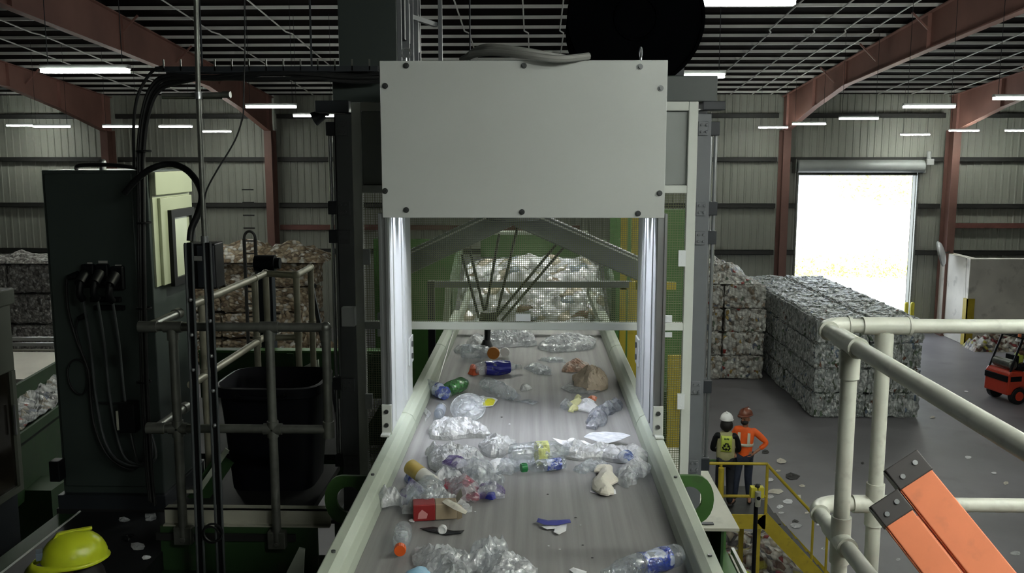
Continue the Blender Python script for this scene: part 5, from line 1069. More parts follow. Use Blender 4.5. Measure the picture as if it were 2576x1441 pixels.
MB().tube(arc((1.35, 0, 1.2), (0, 1, 0), (.6, 0, .8), .16, 0, 2 * math.pi, 18), .015, 6).build('steering_wheel', M_black, fl, smooth=True); MB().bar((1.36, 0, 1.18), (1.55, 0, .8), .05).build('steering_column', M_black, fl)
b = MB()
for y in (-.32, -.22, .22, .32): b.box((1.8, y - .04, .06), (1.92, y + .04, 2.1))
for z in (.4, 1.2, 2.05): b.box((1.82, -.36, z), (1.9, .36, z + .08))
b.build('mast', M_black, fl); MB().box((1.92, -.45, .1), (1.96, .45, .5)).build('carriage', M_black, fl)
for y in (-.25, .25): MB().box((1.96, y - .06, .05), (3.0, y + .06, .1)).build('fork', M_dark, fl)
MB().cyl((.5, -.3, 2.12), (.5, -.3, 2.24), .05, seg=12).build('beacon', M_orange, fl)
fm = Matrix.Translation((14.75, 29.1, 0)) @ Matrix.Rotation(math.radians(14), 4, 'Z'); dl = fm @ Vector((.8, 0, .62))
t, J = figure('person', 'forklift driver in yellow high visibility vest seated on the red truck', tuple(dl + Vector((0, 0, -.42 + .0))), math.radians(14 + 90), (110, 80, 64), None,
              dict(lkn=(.14, -.42, .86), rkn=(-.14, -.42, .86), lan=(.14, -.5, .46), ran=(-.14, -.5, .46), lto=(.15, -.64, .42), rto=(-.15, -.64, .42), lhip=(.09, -.03, .92), rhip=(-.09, -.03, .92), lel=(.24, -.12, 1.17), rel=(-.24, -.12, 1.17), lwr=(.15, -.36, 1.12), rwr=(-.15, -.36, 1.12)))
cloth(t, J, 'vest', [('pelvis', (.15, .12), None), ('chest', (.17, .13), 'pelvis'), ((0, .005, 1.42), (.12, .1), 'chest')], M_hvy)
cloth(t, J, 'trousers', [((0, 0, .93), (.132, .105), None), ('lhip', .098, (0, 0, .93)), ('lkn', .075, 'lhip'), ('lan', .06, 'lkn'), ('rhip', .098, (0, 0, .93)), ('rkn', .075, 'rhip'), ('ran', .06, 'rkn')], M_navy)
helmet(t, Vector((0, 0, 1.73)), M_hat); face(t, Vector((0, 0, 1.655)), 0, M_hair, False, (110, 80, 64))
# ================================================================ litter on the belt
F_clear = film('film_clear', (250, 251, 253), .56)
F_thin = film('film_thin', (246, 249, 252), .42, cell=26)
F_bottle = film('film_bottle', (236, 242, 248), .30, cell=40, bump=.35, trl=.3, rough=.08, gls=.35)
F_white = film('film_white', (252, 252, 253), .86, rough=.22, trl=.45)
F_purple = film('film_purple', (236, 236, 244), .55, (120, 84, 168), 9)
F_redp = film('film_red', (240, 232, 236), .58, (206, 70, 92), 16)
F_bluep = film('film_blue', (232, 236, 244), .82, (90, 116, 190), 9)
F_grey = film('film_grey', (226, 228, 236), .6, (160, 163, 178), 12)
F_peach = mat('film_peach', (226, 216, 206), .4, bump=.9, bscale=48, scale=8, alpha=.85, col2=(206, 140, 96))
P_white = mat('paper_white', (238, 238, 240), .75, var=.03)
P_cream = mat('paper_cream', (222, 216, 202), .8, var=.05)
P_print = mat('paper_print', (232, 234, 238), .7, scale=30, col2=(196, 200, 210), stretch=(1, 4, 1))
P_kraft = mat('paper_kraft', (190, 174, 154), .8, var=.1)
P_ltyel = mat('paper_pale_yellow', (228, 226, 170), .7, var=.04)
P_yel = mat('paper_yellow', (222, 216, 46), .6, var=.04)
P_blue = mat('card_blue', (62, 66, 150), .5, var=.1); L_blue = film('label_blue', (58, 82, 186), .9, (205, 214, 238), 16, trl=.1); L_dkblue = mat('label_dark_blue', (36, 40, 130), .4, var=.1)
C_green = mat('cap_green', (34, 122, 66), .4, var=.05); C_orange = mat('cap_orange', (222, 92, 30), .45, var=.05); C_amber = mat('lid_amber', (166, 104, 38), .5, var=.08); C_white = mat('cap_white', (232, 232, 232), .4, var=.03); C_redor = mat('wrap_orange', (214, 92, 52), .5, var=.1)
B_green = mat('bottle_green', (74, 128, 74), .15, var=.1, alpha=.75, spec=.9); P_red = mat('carton_red', (140, 32, 34), .5, var=.06); P_tan = mat('carton_tan', (168, 152, 128), .6, var=.06); P_ltblue = mat('tray_blue', (140, 190, 220), .4, var=.05); P_gold = mat('can_gold', (178, 156, 88), .4, var=.15, scale=18)
def crum(p, f):
    return (1 - 2.4 * abs(noise.noise(p * f))) * .6 + (1 - 2.4 * abs(noise.noise(p * f * 2.3 + Vector((5, 2, 1))))) * .42 + .3 * noise.noise(p * f * 5)
def fold(q, f, seed):
    v = -1
    for k, (an, w_) in enumerate(((seed * 1.7, 1), (seed * 1.7 + 1.1, .85), (seed * 1.7 + 2.3, .7))):
        c, s_ = math.cos(an), math.sin(an); u = Vector(((q.x * c + q.y * s_) * f * .55, (q.y * c - q.x * s_) * f * 1.7, seed + k * 9)); v = max(v, w_ * (1 - 3.2 * abs(noise.noise(u))))
    return v
def poly_item(name, lab, cat, pts, m, h=.02, puff=.0, amp=.012, f=14., seed=1., base=0., tilt=0., res=0, flat=True, parent=None, zf=None, thick=.0016):
    ys = [p[1] for p in pts]; y0, y1 = min(ys), max(ys); W3 = []
    for px, py in pts:
        t = (y1 - py) / (y1 - y0 + 1e-6); W3.append(PZ(px, py, BZ + base + .004 + t * (h * .6 + tilt)))
    isf = puff > .004 and m.name[:4] in ('film', 'pape') and puff > .02; res = res or (20 if isf else 12)
    fa = 0
    if isf: fa = .3 * puff + .55 * amp; puff *= .5; amp *= .6; f *= 1.2; res = 30
    if puff > .004 or isf:      # ragged outline
        Q = []
        for i in range(len(W3)):
            a, c = W3[i], W3[(i + 1) % len(W3)]
            for k in range(3): q = a.lerp(c, k / 3); Q.append(q + Vector((noise.noise(q * 31 + Vector((seed, 0, 0))), noise.noise(q * 31 + Vector((0, seed, 0))), 0)) * (.026 if isf else .008) + (Vector((noise.noise(q * 13 + Vector((seed, 3, 0))), noise.noise(q * 13 + Vector((3, seed, 0))), 0)) * .03 if isf else Vector()))
        W3 = Q
    bm = bmesh.new(); fc = bm.faces.new([bm.verts.new((p.x, p.y, 0)) for p in W3])
    size = max((a - b).length for a in W3 for b in W3); bmesh.ops.triangulate(bm, faces=bm.faces[:])
    for _ in range(5):
        es = [e for e in bm.edges if e.calc_length() > size / res * 1.3]
        if not es: break
        bmesh.ops.subdivide_edges(bm, edges=es, cuts=1); bmesh.ops.triangulate(bm, faces=[q for q in bm.faces if len(q.verts) > 3])
        inn = [v for v in bm.verts if not v.is_boundary]; bmesh.ops.smooth_vert(bm, verts=inn, factor=.5, use_axis_x=True, use_axis_y=True)
    yw0, yw1 = min(p.y for p in W3), max(p.y for p in W3)
    E2 = [(Vector((W3[i].x, W3[i].y, 0)), Vector((W3[(i + 1) % len(W3)].x, W3[(i + 1) % len(W3)].y, 0))) for i in range(len(W3))]
    def bd(p):
        d = 9
        for a, c in E2:
            ab = c - a; t = max(0, min(1, (p - a).dot(ab) / max(1e-9, ab.length_squared))); d = min(d, (p - a - ab * t).length)
        return d
    dm = max(bd(v.co) for v in bm.verts) or 1e-3
    top = {}
    for v in bm.verts:
        d = min(1, bd(v.co) / dm); q = v.co + Vector((seed * 3.1, seed * 7.7, seed)); t = (v.co.y - yw0) / max(1e-6, yw1 - yw0)
        z = BZ + base + .003 + puff * math.sqrt(max(0, 1 - (1 - d) ** 2)) + amp * (.35 + .65 * d) * (crum(q, f) + .55) + tilt * t + fa * (.3 + .7 * d) * (fold(q, f * .8, seed) + .5 if isf else 0)
        if zf: z += zf(t, v.co)
        top[v.index] = max(z, BZ + .002)
    if puff > .004:
        vs_ = list(bm.verts); nv = len(vs_); fs = [[v.index for v in q.verts] for q in bm.faces]; bnd = [(e.verts[0].index, e.verts[1].index) for e in bm.edges if e.is_boundary]
        b = MB(); b.v = [Vector((v.co.x, v.co.y, top[v.index])) for v in vs_] + [Vector((v.co.x, v.co.y, min(top[v.index] - .001, BZ + base + .0015 + tilt * (v.co.y - yw0) / max(1e-6, yw1 - yw0)))) for v in vs_]
        for q in fs: b.face(q); b.face([i + nv for i in reversed(q)])
        for i, j in bnd: b.face((i, j, j + nv, i + nv))
    else:
        b = MB(); b.v = [Vector((v.co.x, v.co.y, top[v.index])) for v in bm.verts]
        for q in bm.faces: b.face([v.index for v in q.verts])
    bm.free()
    o = b.build(name, m, parent, smooth=not flat, solid=0 if puff > .004 else thick)
    return o if parent else tag(o, lab, cat)
def heading(a, c): d = c - a; return math.atan2(d.y, d.x), d.length
BOT = [(0, .55), (.015, .86), (.06, 1), (.2, 1), (.22, .95), (.25, 1), (.42, 1), (.44, .95), (.47, 1), (.62, 1), (.74, .84), (.82, .52), (.86, .40), (.9, .38), (.93, .38)]
JUG = [(0, .7), (.02, .95), (.08, 1), (.3, 1), (.33, .96), (.36, 1), (.66, 1), (.8, .75), (.88, .42), (.93, .4)]
def bottle(lab, pcap, pbase, r, body, cap, label=None, band=(.3, .55), prof=BOT, base=0., crush=.0, seed=1., name='plastic_bottle', capr=None, lift=0., pitch=0., cat='bottle', sq=1.):
    a = PZ(*pbase, BZ + base + r * .8); c = PZ(*pcap, BZ + base + r * .8 + lift); hz, L = heading(a, c)
    t = thing(name, lab, cat, (a.x, a.y, BZ + base + r * sq + .003), hz, local=True); t.rotation_euler = (0, -math.atan2(lift, L) - pitch, hz)
    def disp(p, u):
        q = Vector((p.x * 9 + seed * 5, p.y * 9, p.z * 9)); k = crush * r * (noise.noise(q * 1.6) * 1.2 + crum(q, 2.2) * .6) * math.sin(math.pi * min(1, max(0, u / .95)))
        rr = math.hypot(p.y, p.z); s_ = (rr + k) / rr if rr > 1e-6 else 1; return Vector((p.x, p.y * s_, p.z * s_ * sq))
    def ringed(pf, sc, m, nm, seg=20, cr=True):
        b = MB(); fine = []
        for i in range(len(pf) - 1):
            for k in range(2): f_ = k / 2; fine.append((pf[i][0] * (1 - f_) + pf[i + 1][0] * f_, pf[i][1] * (1 - f_) + pf[i + 1][1] * f_))
        fine.append(pf[-1]); b.tube([(u * L, 0, 0) for u, _ in fine], [k * r * sc for _, k in fine], seg)
        if cr and (crush or sq != 1): b.v = [disp(v, v.x / L) for v in b.v]
        return b.build(nm, m, t, smooth=crush < .12)
    ringed(prof, 1, body, 'body')
    if label: ringed([(band[0], 1), ((band[0] + band[1]) / 2, 1), (band[1], 1)], 1.015, label, 'label_sleeve')
    if cap:
        cr_ = capr or r * .46; u0 = .88; b = MB().cyl((u0 * L, 0, 0), (L, 0, 0), cr_, cr_ * .96, 18)
        for i in range(18): an = 2 * math.pi * i / 18; b.bar((u0 * L, cr_ * math.cos(an), cr_ * math.sin(an)), (L * .985, cr_ * math.cos(an), cr_ * math.sin(an)), .0016)
        b.build('cap', cap, t, smooth=True)
    return t
# --- far rows (dark zone beyond the gate)
poly_item('plastic_film', 'crumpled clear film at the far belt end under the mesh, centre', 'film', [(1205, 858), (1230, 838), (1300, 830), (1345, 842), (1350, 866), (1290, 872), (1240, 872)], F_clear, .09, .07, .05, 12, 1)
poly_item('plastic_film', 'grey white film cluster at the far belt end, beyond the paper bag', 'film', [(1352, 872), (1370, 846), (1430, 838), (1500, 846), (1492, 872), (1440, 882), (1380, 884)], F_clear, .08, .05, .04, 12, 2)
poly_item('plastic_film', 'white film beside the black suction cup', 'film', [(1170, 866), (1192, 842), (1222, 846), (1218, 878), (1186, 880)], F_white, .06, .05, .03, 13, 3)
bottle('clear jar with large amber lid lying at the far belt end', (1246, 890), (1160, 888), .05, F_bottle, None, prof=JUG, crush=.3, seed=2, name='plastic_jar', cat='jar')
p = PZ(1241, 905, BZ + .003); t = thing('jar_lid', 'large round amber lid standing up at the far belt end', 'lid', tuple(p), local=True)
MB().cyl((0, 0, .047), (0, .03, .05), .046, seg=26).build('disc', C_amber, t, smooth=True, bevel=.004)
p = PZ(1270, 898, BZ + .003); t = thing('jar_lid', 'small round pale lid standing beside the amber lid', 'lid', tuple(p), local=True); MB().cyl((0, 0, .036), (0, .02, .038), .035, seg=22).build('disc', C_white, t, smooth=True)
poly_item('plastic_film', 'small clear film scrap just beyond the orange printed wrapper', 'film', [(1352, 902), (1375, 896), (1420, 900), (1422, 912), (1385, 910)], F_thin, .03, .015, .015, 14, 4)
bottle('clear crushed bottle with dark blue sleeve and white cap', (1312, 926), (1196, 932), .042, F_bottle, C_white, L_dkblue, (.22, .74), crush=.35, seed=3, capr=.016)
poly_item('orange_wrapper', 'orange red wrapper at the end of the dark blue sleeved bottle', 'wrapper', [(1178, 938), (1184, 914), (1203, 922), (1206, 940), (1190, 944)], C_redor, .05, .035, .01, 15, 5)
poly_item('plastic_film', 'thin clear film between the blue sleeved bottle and the paper bag', 'film', [(1318, 922), (1345, 910), (1388, 926), (1386, 942), (1352, 942)], F_thin, .03, .02, .02, 16, 6)
poly_item('wrapper', 'crumpled white wrapper with orange print beyond the paper bag', 'wrapper', [(1416, 930), (1426, 906), (1452, 898), (1472, 912), (1470, 934), (1440, 938)], F_peach, .07, .045, .02, 12, 7)
poly_item('paper_bag', 'brown paper bag crumpled open near the far skirt', 'bag', [(1440, 968), (1444, 938), (1472, 932), (1492, 926), (1516, 926), (1532, 948), (1528, 972), (1500, 984), (1470, 986)], P_kraft, .1, .07, .05, 12, 8)
poly_item('clear_tray', 'clear plastic tray under the brown paper bag', 'tray', [(1412, 972), (1432, 956), (1450, 972), (1500, 978), (1512, 980), (1480, 990), (1432, 986)], F_clear, .03, .012, .01, 12, 9)
bottle('crushed clear water bottle with blue label leaning on the skirt', (1136, 1000), (1070, 972), .042, F_bottle, None, L_blue, (.5, .74), crush=.3, seed=4, capr=.015)
bottle('squashed green plastic bottle beside the blue labelled water bottle', (1176, 964), (1128, 984), .047, B_green, None, crush=.2, seed=5, prof=JUG)
bottle('clear crushed bottle lying slantwise behind the yellow paper', (1312, 1006), (1216, 966), .042, F_bottle, None, crush=.4, seed=6)
poly_item('lid', 'small milky lid alone in the belt middle, far half', 'lid', [(1306, 976), (1312, 964), (1328, 964), (1338, 974), (1326, 982), (1312, 983)], F_white, .03, .02, .006, 14, 10)
poly_item('paper_sheet', 'white paper piece with the bright yellow patch', 'paper', [(1196, 1006), (1208, 994), (1245, 998), (1252, 1004), (1240, 1022), (1212, 1024)], P_white, .02, 0, .012, 9, 11)
o = poly_item('yellow_patch', '', '', [(1208, 1012), (1213, 997), (1239, 999), (1246, 1005), (1240, 1020), (1212, 1021)], P_yel, .02, 0, .012, 9, 11, base=.003); tag(o, 'bright yellow card square on the white paper', 'card')
poly_item('wire_frame', 'thin flat clear tray rim pointing to the belt middle', 'tray', [(1296, 1008), (1330, 1002), (1354, 1010), (1340, 1018), (1322, 1012)], F_thin, .01, 0, .006, 12, 12)
poly_item('foam_piece', 'pale yellow torn foam piece standing up', 'foam', [(1421, 1034), (1432, 1024), (1440, 990), (1448, 980), (1464, 982), (1462, 1006), (1456, 1022), (1440, 1036)], P_ltyel, .08, .03, .008, 8, 13)
poly_item('paper_sheet', 'white paper piece between pale foam and printed bag', 'paper', [(1452, 1026), (1462, 1002), (1486, 998), (1504, 1018), (1500, 1036), (1464, 1036)], P_white, .05, .03, .012, 9, 14)
poly_item('lid', 'pale orange lid behind the white paper piece', 'lid', [(1478, 1002), (1484, 992), (1500, 996), (1500, 1008), (1486, 1008)], mat('lid_orange', (214, 132, 100), .5), .02, .012, .004, 14, 15)
poly_item('printed_bag', 'grey printed plastic bag twisted against the skirt', 'bag', [(1476, 1066), (1484, 1040), (1512, 1020), (1545, 1002), (1568, 1000), (1566, 1018), (1530, 1036), (1524, 1062), (1502, 1080), (1482, 1078)], F_grey, .07, .045, .025, 11, 16)
poly_item('plastic_film', 'small twisted film tail at the skirt edge near the dome lid', 'film', [(1066, 1028), (1072, 1022), (1084, 1034), (1078, 1050), (1070, 1062), (1072, 1044)], F_white, .02, .01, .008, 15, 17)
# dome lid
p = PZ(1176, 1052, BZ + .003); t = thing('dome_lid', 'round clear dome lid leaning behind the white bag', 'lid', tuple(p), local=True); q = Matrix.Translation((0, .05, .05)) @ Matrix.Rotation(math.radians(38), 4, 'X')
b = MB().ball((0, 0, 0), .096, 30, 8, (1, 1, .35), 0); b.tube(arc((0, 0, 0), (1, 0, 0), (0, 1, 0), .1, 0, 2 * math.pi, 30), .004, 6, caps=False); b.tube(arc((0, 0, .03), (1, 0, 0), (0, 1, 0), .045, 0, 2 * math.pi, 24), .003, 6, caps=False); b.build('dome', F_thin, t, smooth=True, xf=q)
bottle('small clear cup with grey base beside the dome lid', (1110, 1030), (1100, 1058), .03, F_bottle, None, mat('cup_grey', (150, 156, 172), .4), (.5, .9), prof=[(0, .75), (.03, .8), (.95, 1), (1, 1.04)], name='plastic_cup', seed=7, cat='cup')
poly_item('plastic_bag', 'white plastic bag lying puffed in front of the dome lid', 'bag', [(1078, 1084), (1082, 1060), (1100, 1050), (1150, 1048), (1190, 1060), (1218, 1078), (1236, 1094), (1200, 1100), (1110, 1104), (1086, 1100)], F_white, .09, .07, .03, 10, 18, res=16)
# --- middle row
poly_item('paper_sheet', 'white printed sheet folded like a tent near the skirt', 'paper', [(1468, 1106), (1512, 1078), (1540, 1086), (1586, 1104), (1560, 1112), (1520, 1118)], P_print, .05, 0, .006, 5, 19, base=.02, zf=lambda t, c: .03 * math.sin(math.pi * t))
poly_item('paper_sheet', 'white torn paper with a sharp corner beside the tent shaped sheet', 'paper', [(1390, 1092), (1420, 1100), (1470, 1104), (1490, 1118), (1440, 1126), (1410, 1116)], P_white, .04, 0, .014, 8, 20, base=.02)
poly_item('lid', 'small white oval lid on the torn paper', 'lid', [(1426, 1106), (1432, 1099), (1446, 1099), (1452, 1106), (1444, 1112), (1430, 1111)], C_white, .01, .006, .001, 8, 21, base=.05)
poly_item('film_bag', 'long white film bag with pale print across the belt near the skirt', 'bag', [(1412, 1134), (1440, 1116), (1500, 1116), (1570, 1122), (1612, 1124), (1636, 1146), (1632, 1166), (1590, 1172), (1520, 1150), (1450, 1150)], F_white, .07, .05, .025, 9, 22, res=18)
o = poly_item('film_print', '', '', [(1552, 1140), (1574, 1128), (1592, 1132), (1596, 1154), (1576, 1164), (1560, 1156)], F_bluep, .03, .02, .01, 12, 23, base=.05); tag(o, 'blue printed film patch on the long white film bag', 'film')
poly_item('napkin', 'cream paper napkin folded, hanging towards the belt middle', 'paper', [(1486, 1224), (1494, 1188), (1498, 1160), (1548, 1162), (1552, 1200), (1546, 1238), (1522, 1244), (1496, 1236)], P_cream, .06, .03, .008, 5, 24, base=.01)
poly_item('paper_sheet', 'white paper corner tucked under the cream napkin', 'paper', [(1485, 1236), (1490, 1202), (1512, 1210), (1548, 1230), (1550, 1242), (1520, 1246)], P_white, .02, 0, .006, 6, 25)
poly_item('clear_clamshell', 'clear crushed clamshell beside the cream napkin', 'box', [(1552, 1214), (1556, 1184), (1580, 1176), (1606, 1184), (1592, 1212), (1568, 1226)], F_clear, .06, .045, .02, 10, 26)
bottle('large clear jug with pale yellow label lying across the belt', (1440, 1140), (1282, 1150), .052, F_bottle, None, mat('label_paleyellow', (216, 220, 140), .5, alpha=.8), (.42, .6), prof=JUG, crush=.22, seed=8, name='clear_jug', cat='jug', base=.0)
bottle('small clear bottle with bright green cap and blue label, belt middle', (1311, 1181), (1422, 1168), .029, F_bottle, C_green, L_blue, (.12, .45), crush=.1, seed=9, capr=.021)
poly_item('plastic_bag', 'white crumpled bag beyond the large clear jug', 'bag', [(1206, 1128), (1214, 1100), (1246, 1094), (1290, 1104), (1290, 1134), (1250, 1150), (1218, 1146)], F_white, .08, .055, .025, 11, 27)
poly_item('plastic_film', 'white and clear film heap in the row behind the gold can', 'film', [(1074, 1142), (1090, 1126), (1124, 1120), (1200, 1126), (1214, 1150), (1190, 1172), (1140, 1184), (1100, 1186), (1078, 1170)], F_white, .09, .06, .035, 12, 28, res=16)
poly_item('plastic_film', 'purple printed film in the film heap behind the gold can', 'film', [(1112, 1160), (1130, 1140), (1166, 1148), (1180, 1166), (1150, 1178)], F_purple, .03, .015, .015, 13, 29, base=.06)
poly_item('clear_clamshell', 'clear clamshell box beside the white paper scrap', 'box', [(1150, 1186), (1156, 1158), (1210, 1150), (1234, 1162), (1226, 1184), (1180, 1192)], F_clear, .06, .045, .015, 10, 30, base=.02)
poly_item('paper_sheet', 'white paper scrap at the end of the clear clamshell', 'paper', [(1228, 1160), (1250, 1146), (1276, 1156), (1266, 1176), (1240, 1190), (1230, 1182)], P_white, .04, .02, .014, 9, 31)
# gold can + neighbours
bottle('gold and white paper can with blue bottom lying near the skirt', (1030, 1176), (1090, 1222), .036, mat('can_white', (216, 214, 206), .4, var=.06), None, P_gold, (.5, .97), prof=[(0, .9), (.02, 1), (.97, 1), (1, .93)], name='paper_can', cat='can', lift=.05, seed=3)
poly_item('wrapper', 'blue wrapper tucked under the gold can', 'wrapper', [(1018, 1196), (1026, 1186), (1040, 1206), (1056, 1226), (1040, 1226), (1024, 1212)], L_blue, .03, .015, .01, 12, 32)
poly_item('plastic_bag', 'clear bag spilling over the skirt edge beside purple labelled bag', 'bag', [(940, 1262), (956, 1236), (976, 1226), (1000, 1230), (1020, 1252), (1010, 1272), (984, 1270), (960, 1276)], F_clear, .07, .05, .03, 11, 33, base=.02)
poly_item('plastic_bag', 'clear bag with purple label against the skirt', 'bag', [(996, 1246), (1010, 1220), (1040, 1214), (1064, 1224), (1062, 1250), (1030, 1268), (1006, 1270)], F_purple, .08, .06, .025, 9, 34)
bottle('clear crushed round bottle just behind the red carton', (1112, 1232), (1048, 1266), .058, F_bottle, None, crush=.4, seed=10, prof=JUG)
poly_item('printed_film', 'red and white printed film across the litter behind the paper carton', 'film', [(1118, 1212), (1126, 1192), (1160, 1198), (1196, 1214), (1210, 1240), (1196, 1262), (1160, 1256), (1136, 1240)], F_redp, .06, .04, .025, 13, 35, base=.01)
poly_item('clear_clamshell', 'clear domed film behind the red printed film', 'film', [(1150, 1206), (1170, 1176), (1220, 1182), (1262, 1200), (1258, 1222), (1200, 1224)], F_thin, .07, .05, .025, 11, 36)
poly_item('plastic_film', 'clear film with dark purple label at the litter end nearest the belt middle', 'film', [(1192, 1240), (1202, 1218), (1240, 1210), (1266, 1220), (1262, 1246), (1234, 1256), (1206, 1256)], F_purple, .06, .04, .025, 14, 37)
o = poly_item('film_label', '', '', [(1222, 1252), (1224, 1236), (1244, 1234), (1248, 1248), (1240, 1256)], L_dkblue, .02, .012, .004, 10, 38, base=.02); tag(o, 'dark blue label square lying on the purple film', 'label')
poly_item('plastic_film', 'clear crumpled film between purple labelled bag and milk carton flap', 'film', [(1030, 1276), (1040, 1246), (1080, 1224), (1110, 1232), (1150, 1262), (1176, 1290), (1120, 1284), (1060, 1286)], F_clear, .09, .06, .035, 12, 39, base=.01)
# red carton
def box_item(name, lab, cat, p0, p1, d, hgt, m, m2=None, split=.45, base=0., open_=False, roll=0.):
    a, c = PZ(*p0, BZ), PZ(*p1, BZ); hz, L = heading(a, c); t = thing(name, lab, cat, (a.x, a.y, BZ + base + .003), hz, local=True); t.rotation_euler = (roll, 0, hz)
    MB().box((0, 0, 0), (L * split, d, hgt)).build('printed_half', m, t, bevel=.004); MB().box((L * split, 0.001, 0.001), (L, d - .001, hgt - .001)).build('plain_half', m2 or m, t, bevel=.004)
    if open_:
        MB().prism([(L, 0, hgt), (L, d, hgt), (L * 1.12, d, hgt * 1.5), (L * 1.12, 0, hgt * 1.4)], (.002, 0, .002)).build('flap', P_cream, t); MB().prism([(L, 0, 0), (L, 0, hgt), (L * 1.1, -.01, hgt * .9), (L * 1.1, -.01, .01)], (.002, -.002, 0)).build('flap', P_tan, t)
        MB().prism([(L * .1, -.001, .012), (L * .3, -.001, .012), (L * .33, -.001, hgt * .45), (L * .2, -.001, hgt * .72), (L * .12, -.001, hgt * .5)], (0, -.001, 0)).build('pink_print', mat('print_pink', (206, 140, 140), .6), t)
    return t
box_item('drink_carton', 'red and tan paper carton lying in front of the litter row', 'carton', (1040, 1314), (1150, 1308), .075, .07, P_red, P_tan, .5, open_=True)
poly_item('carton_flap', 'white and cream open carton flap standing behind the red carton', 'carton', [(1112, 1250), (1124, 1236), (1150, 1256), (1176, 1284), (1170, 1294), (1140, 1276)], P_cream, .05, 0, .006, 6, 40, base=.07)
p = PZ(1113, 1342, BZ + .003); t = thing('bottle_cap', 'small white screw cap standing on edge before the red carton', 'cap', tuple(p), local=True); b = MB().cyl((0, -.008, .018), (0, .008, .018), .018, seg=22); b.build('cap', C_white, t, smooth=True); MB().tube(arc((0, -.009, .018), (1, 0, 0), (0, 0, 1), .014, 0, 2 * math.pi, 20), .002, 6, caps=False).build('rim', C_white, t)
poly_item('dark_wrapper', 'dark flat wrapper under the red carton beside the white cap', 'wrapper', [(1056, 1326), (1090, 1322), (1140, 1334), (1168, 1332), (1160, 1342), (1120, 1346), (1080, 1336)], M_black, .01, 0, .006, 10, 41)
poly_item('paper_sheet', 'tiny white paper corner at the end of the red carton', 'paper', [(1028, 1306), (1034, 1298), (1044, 1302), (1042, 1314), (1032, 1312)], P_white, .02, 0, .006, 9, 42)
# loose films filling the rows
for lab, pts, m_, h_, pf, am, sd, bs in (
    ('flat clear film between the clamshell and the large clear jug', [(1236, 1176), (1262, 1156), (1300, 1160), (1322, 1176), (1290, 1190), (1250, 1192)], F_thin, .03, .022, .025, 71, 0),
    ('thin clear film spread between gold can and clear domed film', [(1082, 1204), (1100, 1186), (1150, 1180), (1168, 1196), (1140, 1214), (1104, 1218)], F_clear, .05, .03, .03, 72, 0),
    ('white film corner standing at the skirt end of the film heap', [(1076, 1136), (1084, 1112), (1104, 1126), (1116, 1150), (1092, 1158)], F_white, .06, .03, .03, 73, .01),
    ('clear film lying between the large jug and the torn paper', [(1400, 1140), (1420, 1116), (1460, 1112), (1480, 1128), (1450, 1144)], F_clear, .05, .03, .03, 74, .02),
    ('clear film tail on the belt beyond the cream napkin', [(1440, 1172), (1470, 1158), (1520, 1162), (1510, 1182), (1466, 1190)], F_thin, .03, .022, .02, 75, 0),
    ('clear film puff lying over the blue printed film patch', [(1560, 1180), (1580, 1150), (1612, 1146), (1630, 1164), (1610, 1196), (1582, 1200)], F_clear, .06, .03, .03, 76, .02),
    ('clear film flap across the skirt beside the red carton', [(1010, 1290), (1024, 1268), (1060, 1262), (1082, 1276), (1050, 1296)], F_clear, .05, .03, .03, 77, .01),
    ('long clear film strip joining both films along the bottom', [(1150, 1400), (1186, 1380), (1240, 1392), (1262, 1420), (1216, 1440), (1170, 1432)], F_clear, .05, .03, .035, 78, .02),
    ('small clear film at the far belt end beside the jar', [(1140, 882), (1152, 866), (1176, 862), (1190, 878), (1166, 892)], F_clear, .05, .03, .025, 79, 0),
    ('crumpled clear film just behind the white bag and dome lid', [(1186, 1012), (1200, 996), (1226, 1000), (1222, 1022), (1200, 1028)], F_thin, .04, .025, .02, 80, 0),
    ('clear wrapper beside the white paper and printed bag', [(1410, 1022), (1420, 1008), (1436, 1010), (1440, 1026), (1424, 1030)], F_thin, .03, .022, .02, 81, 0)):
    poly_item('plastic_film', lab, 'film', pts, m_, h_, pf, am, 12, sd, base=bs)
# --- near row
bottle('clear bottle with orange cap pointing at the viewer, near the skirt', (1006, 1392), (1016, 1334), .034, F_bottle, C_orange, prof=BOT, crush=.12, seed=11, capr=.022, lift=.0)
poly_item('plastic_film', 'large clear crumpled film along the bottom, skirt half', 'film', [(1040, 1396), (1052, 1372), (1090, 1374), (1150, 1390), (1200, 1396), (1196, 1436), (1160, 1470), (1080, 1450), (1046, 1420)], F_clear, .05, .03, .04, 13, 43, res=18)
poly_item('plastic_film', 'large clear crumpled film along the bottom, middle half', 'film', [(1196, 1396), (1250, 1392), (1310, 1394), (1346, 1410), (1354, 1440), (1340, 1480), (1240, 1480), (1190, 1440)], F_clear, .05, .03, .04, 13, 44, res=18)
poly_item('plastic_film', 'clear film peak rising behind the bottom film', 'film', [(1190, 1396), (1210, 1372), (1240, 1350), (1268, 1350), (1268, 1372), (1250, 1396), (1220, 1404)], F_thin, .07, .04, .03, 10, 45, base=.01)
poly_item('blue_tray', 'light blue foam tray cut by the bottom edge', 'tray', [(1004, 1470), (1018, 1432), (1050, 1412), (1076, 1416), (1092, 1444), (1086, 1480)], P_ltblue, .05, .03, .004, 6, 46, base=.02)
poly_item('torn_box', 'torn violet and white box piece alone in the belt middle', 'card', [(1350, 1308), (1354, 1294), (1378, 1304), (1420, 1300), (1434, 1300), (1436, 1312), (1400, 1322), (1370, 1320)], P_blue, .03, 0, .008, 7, 47, base=.012)
poly_item('torn_card', 'white torn card edge below the violet box piece', 'card', [(1362, 1322), (1378, 1316), (1426, 1314), (1424, 1334), (1406, 1344), (1392, 1338), (1396, 1328), (1376, 1330)], P_white, .01, 0, .004, 7, 48, base=.004)
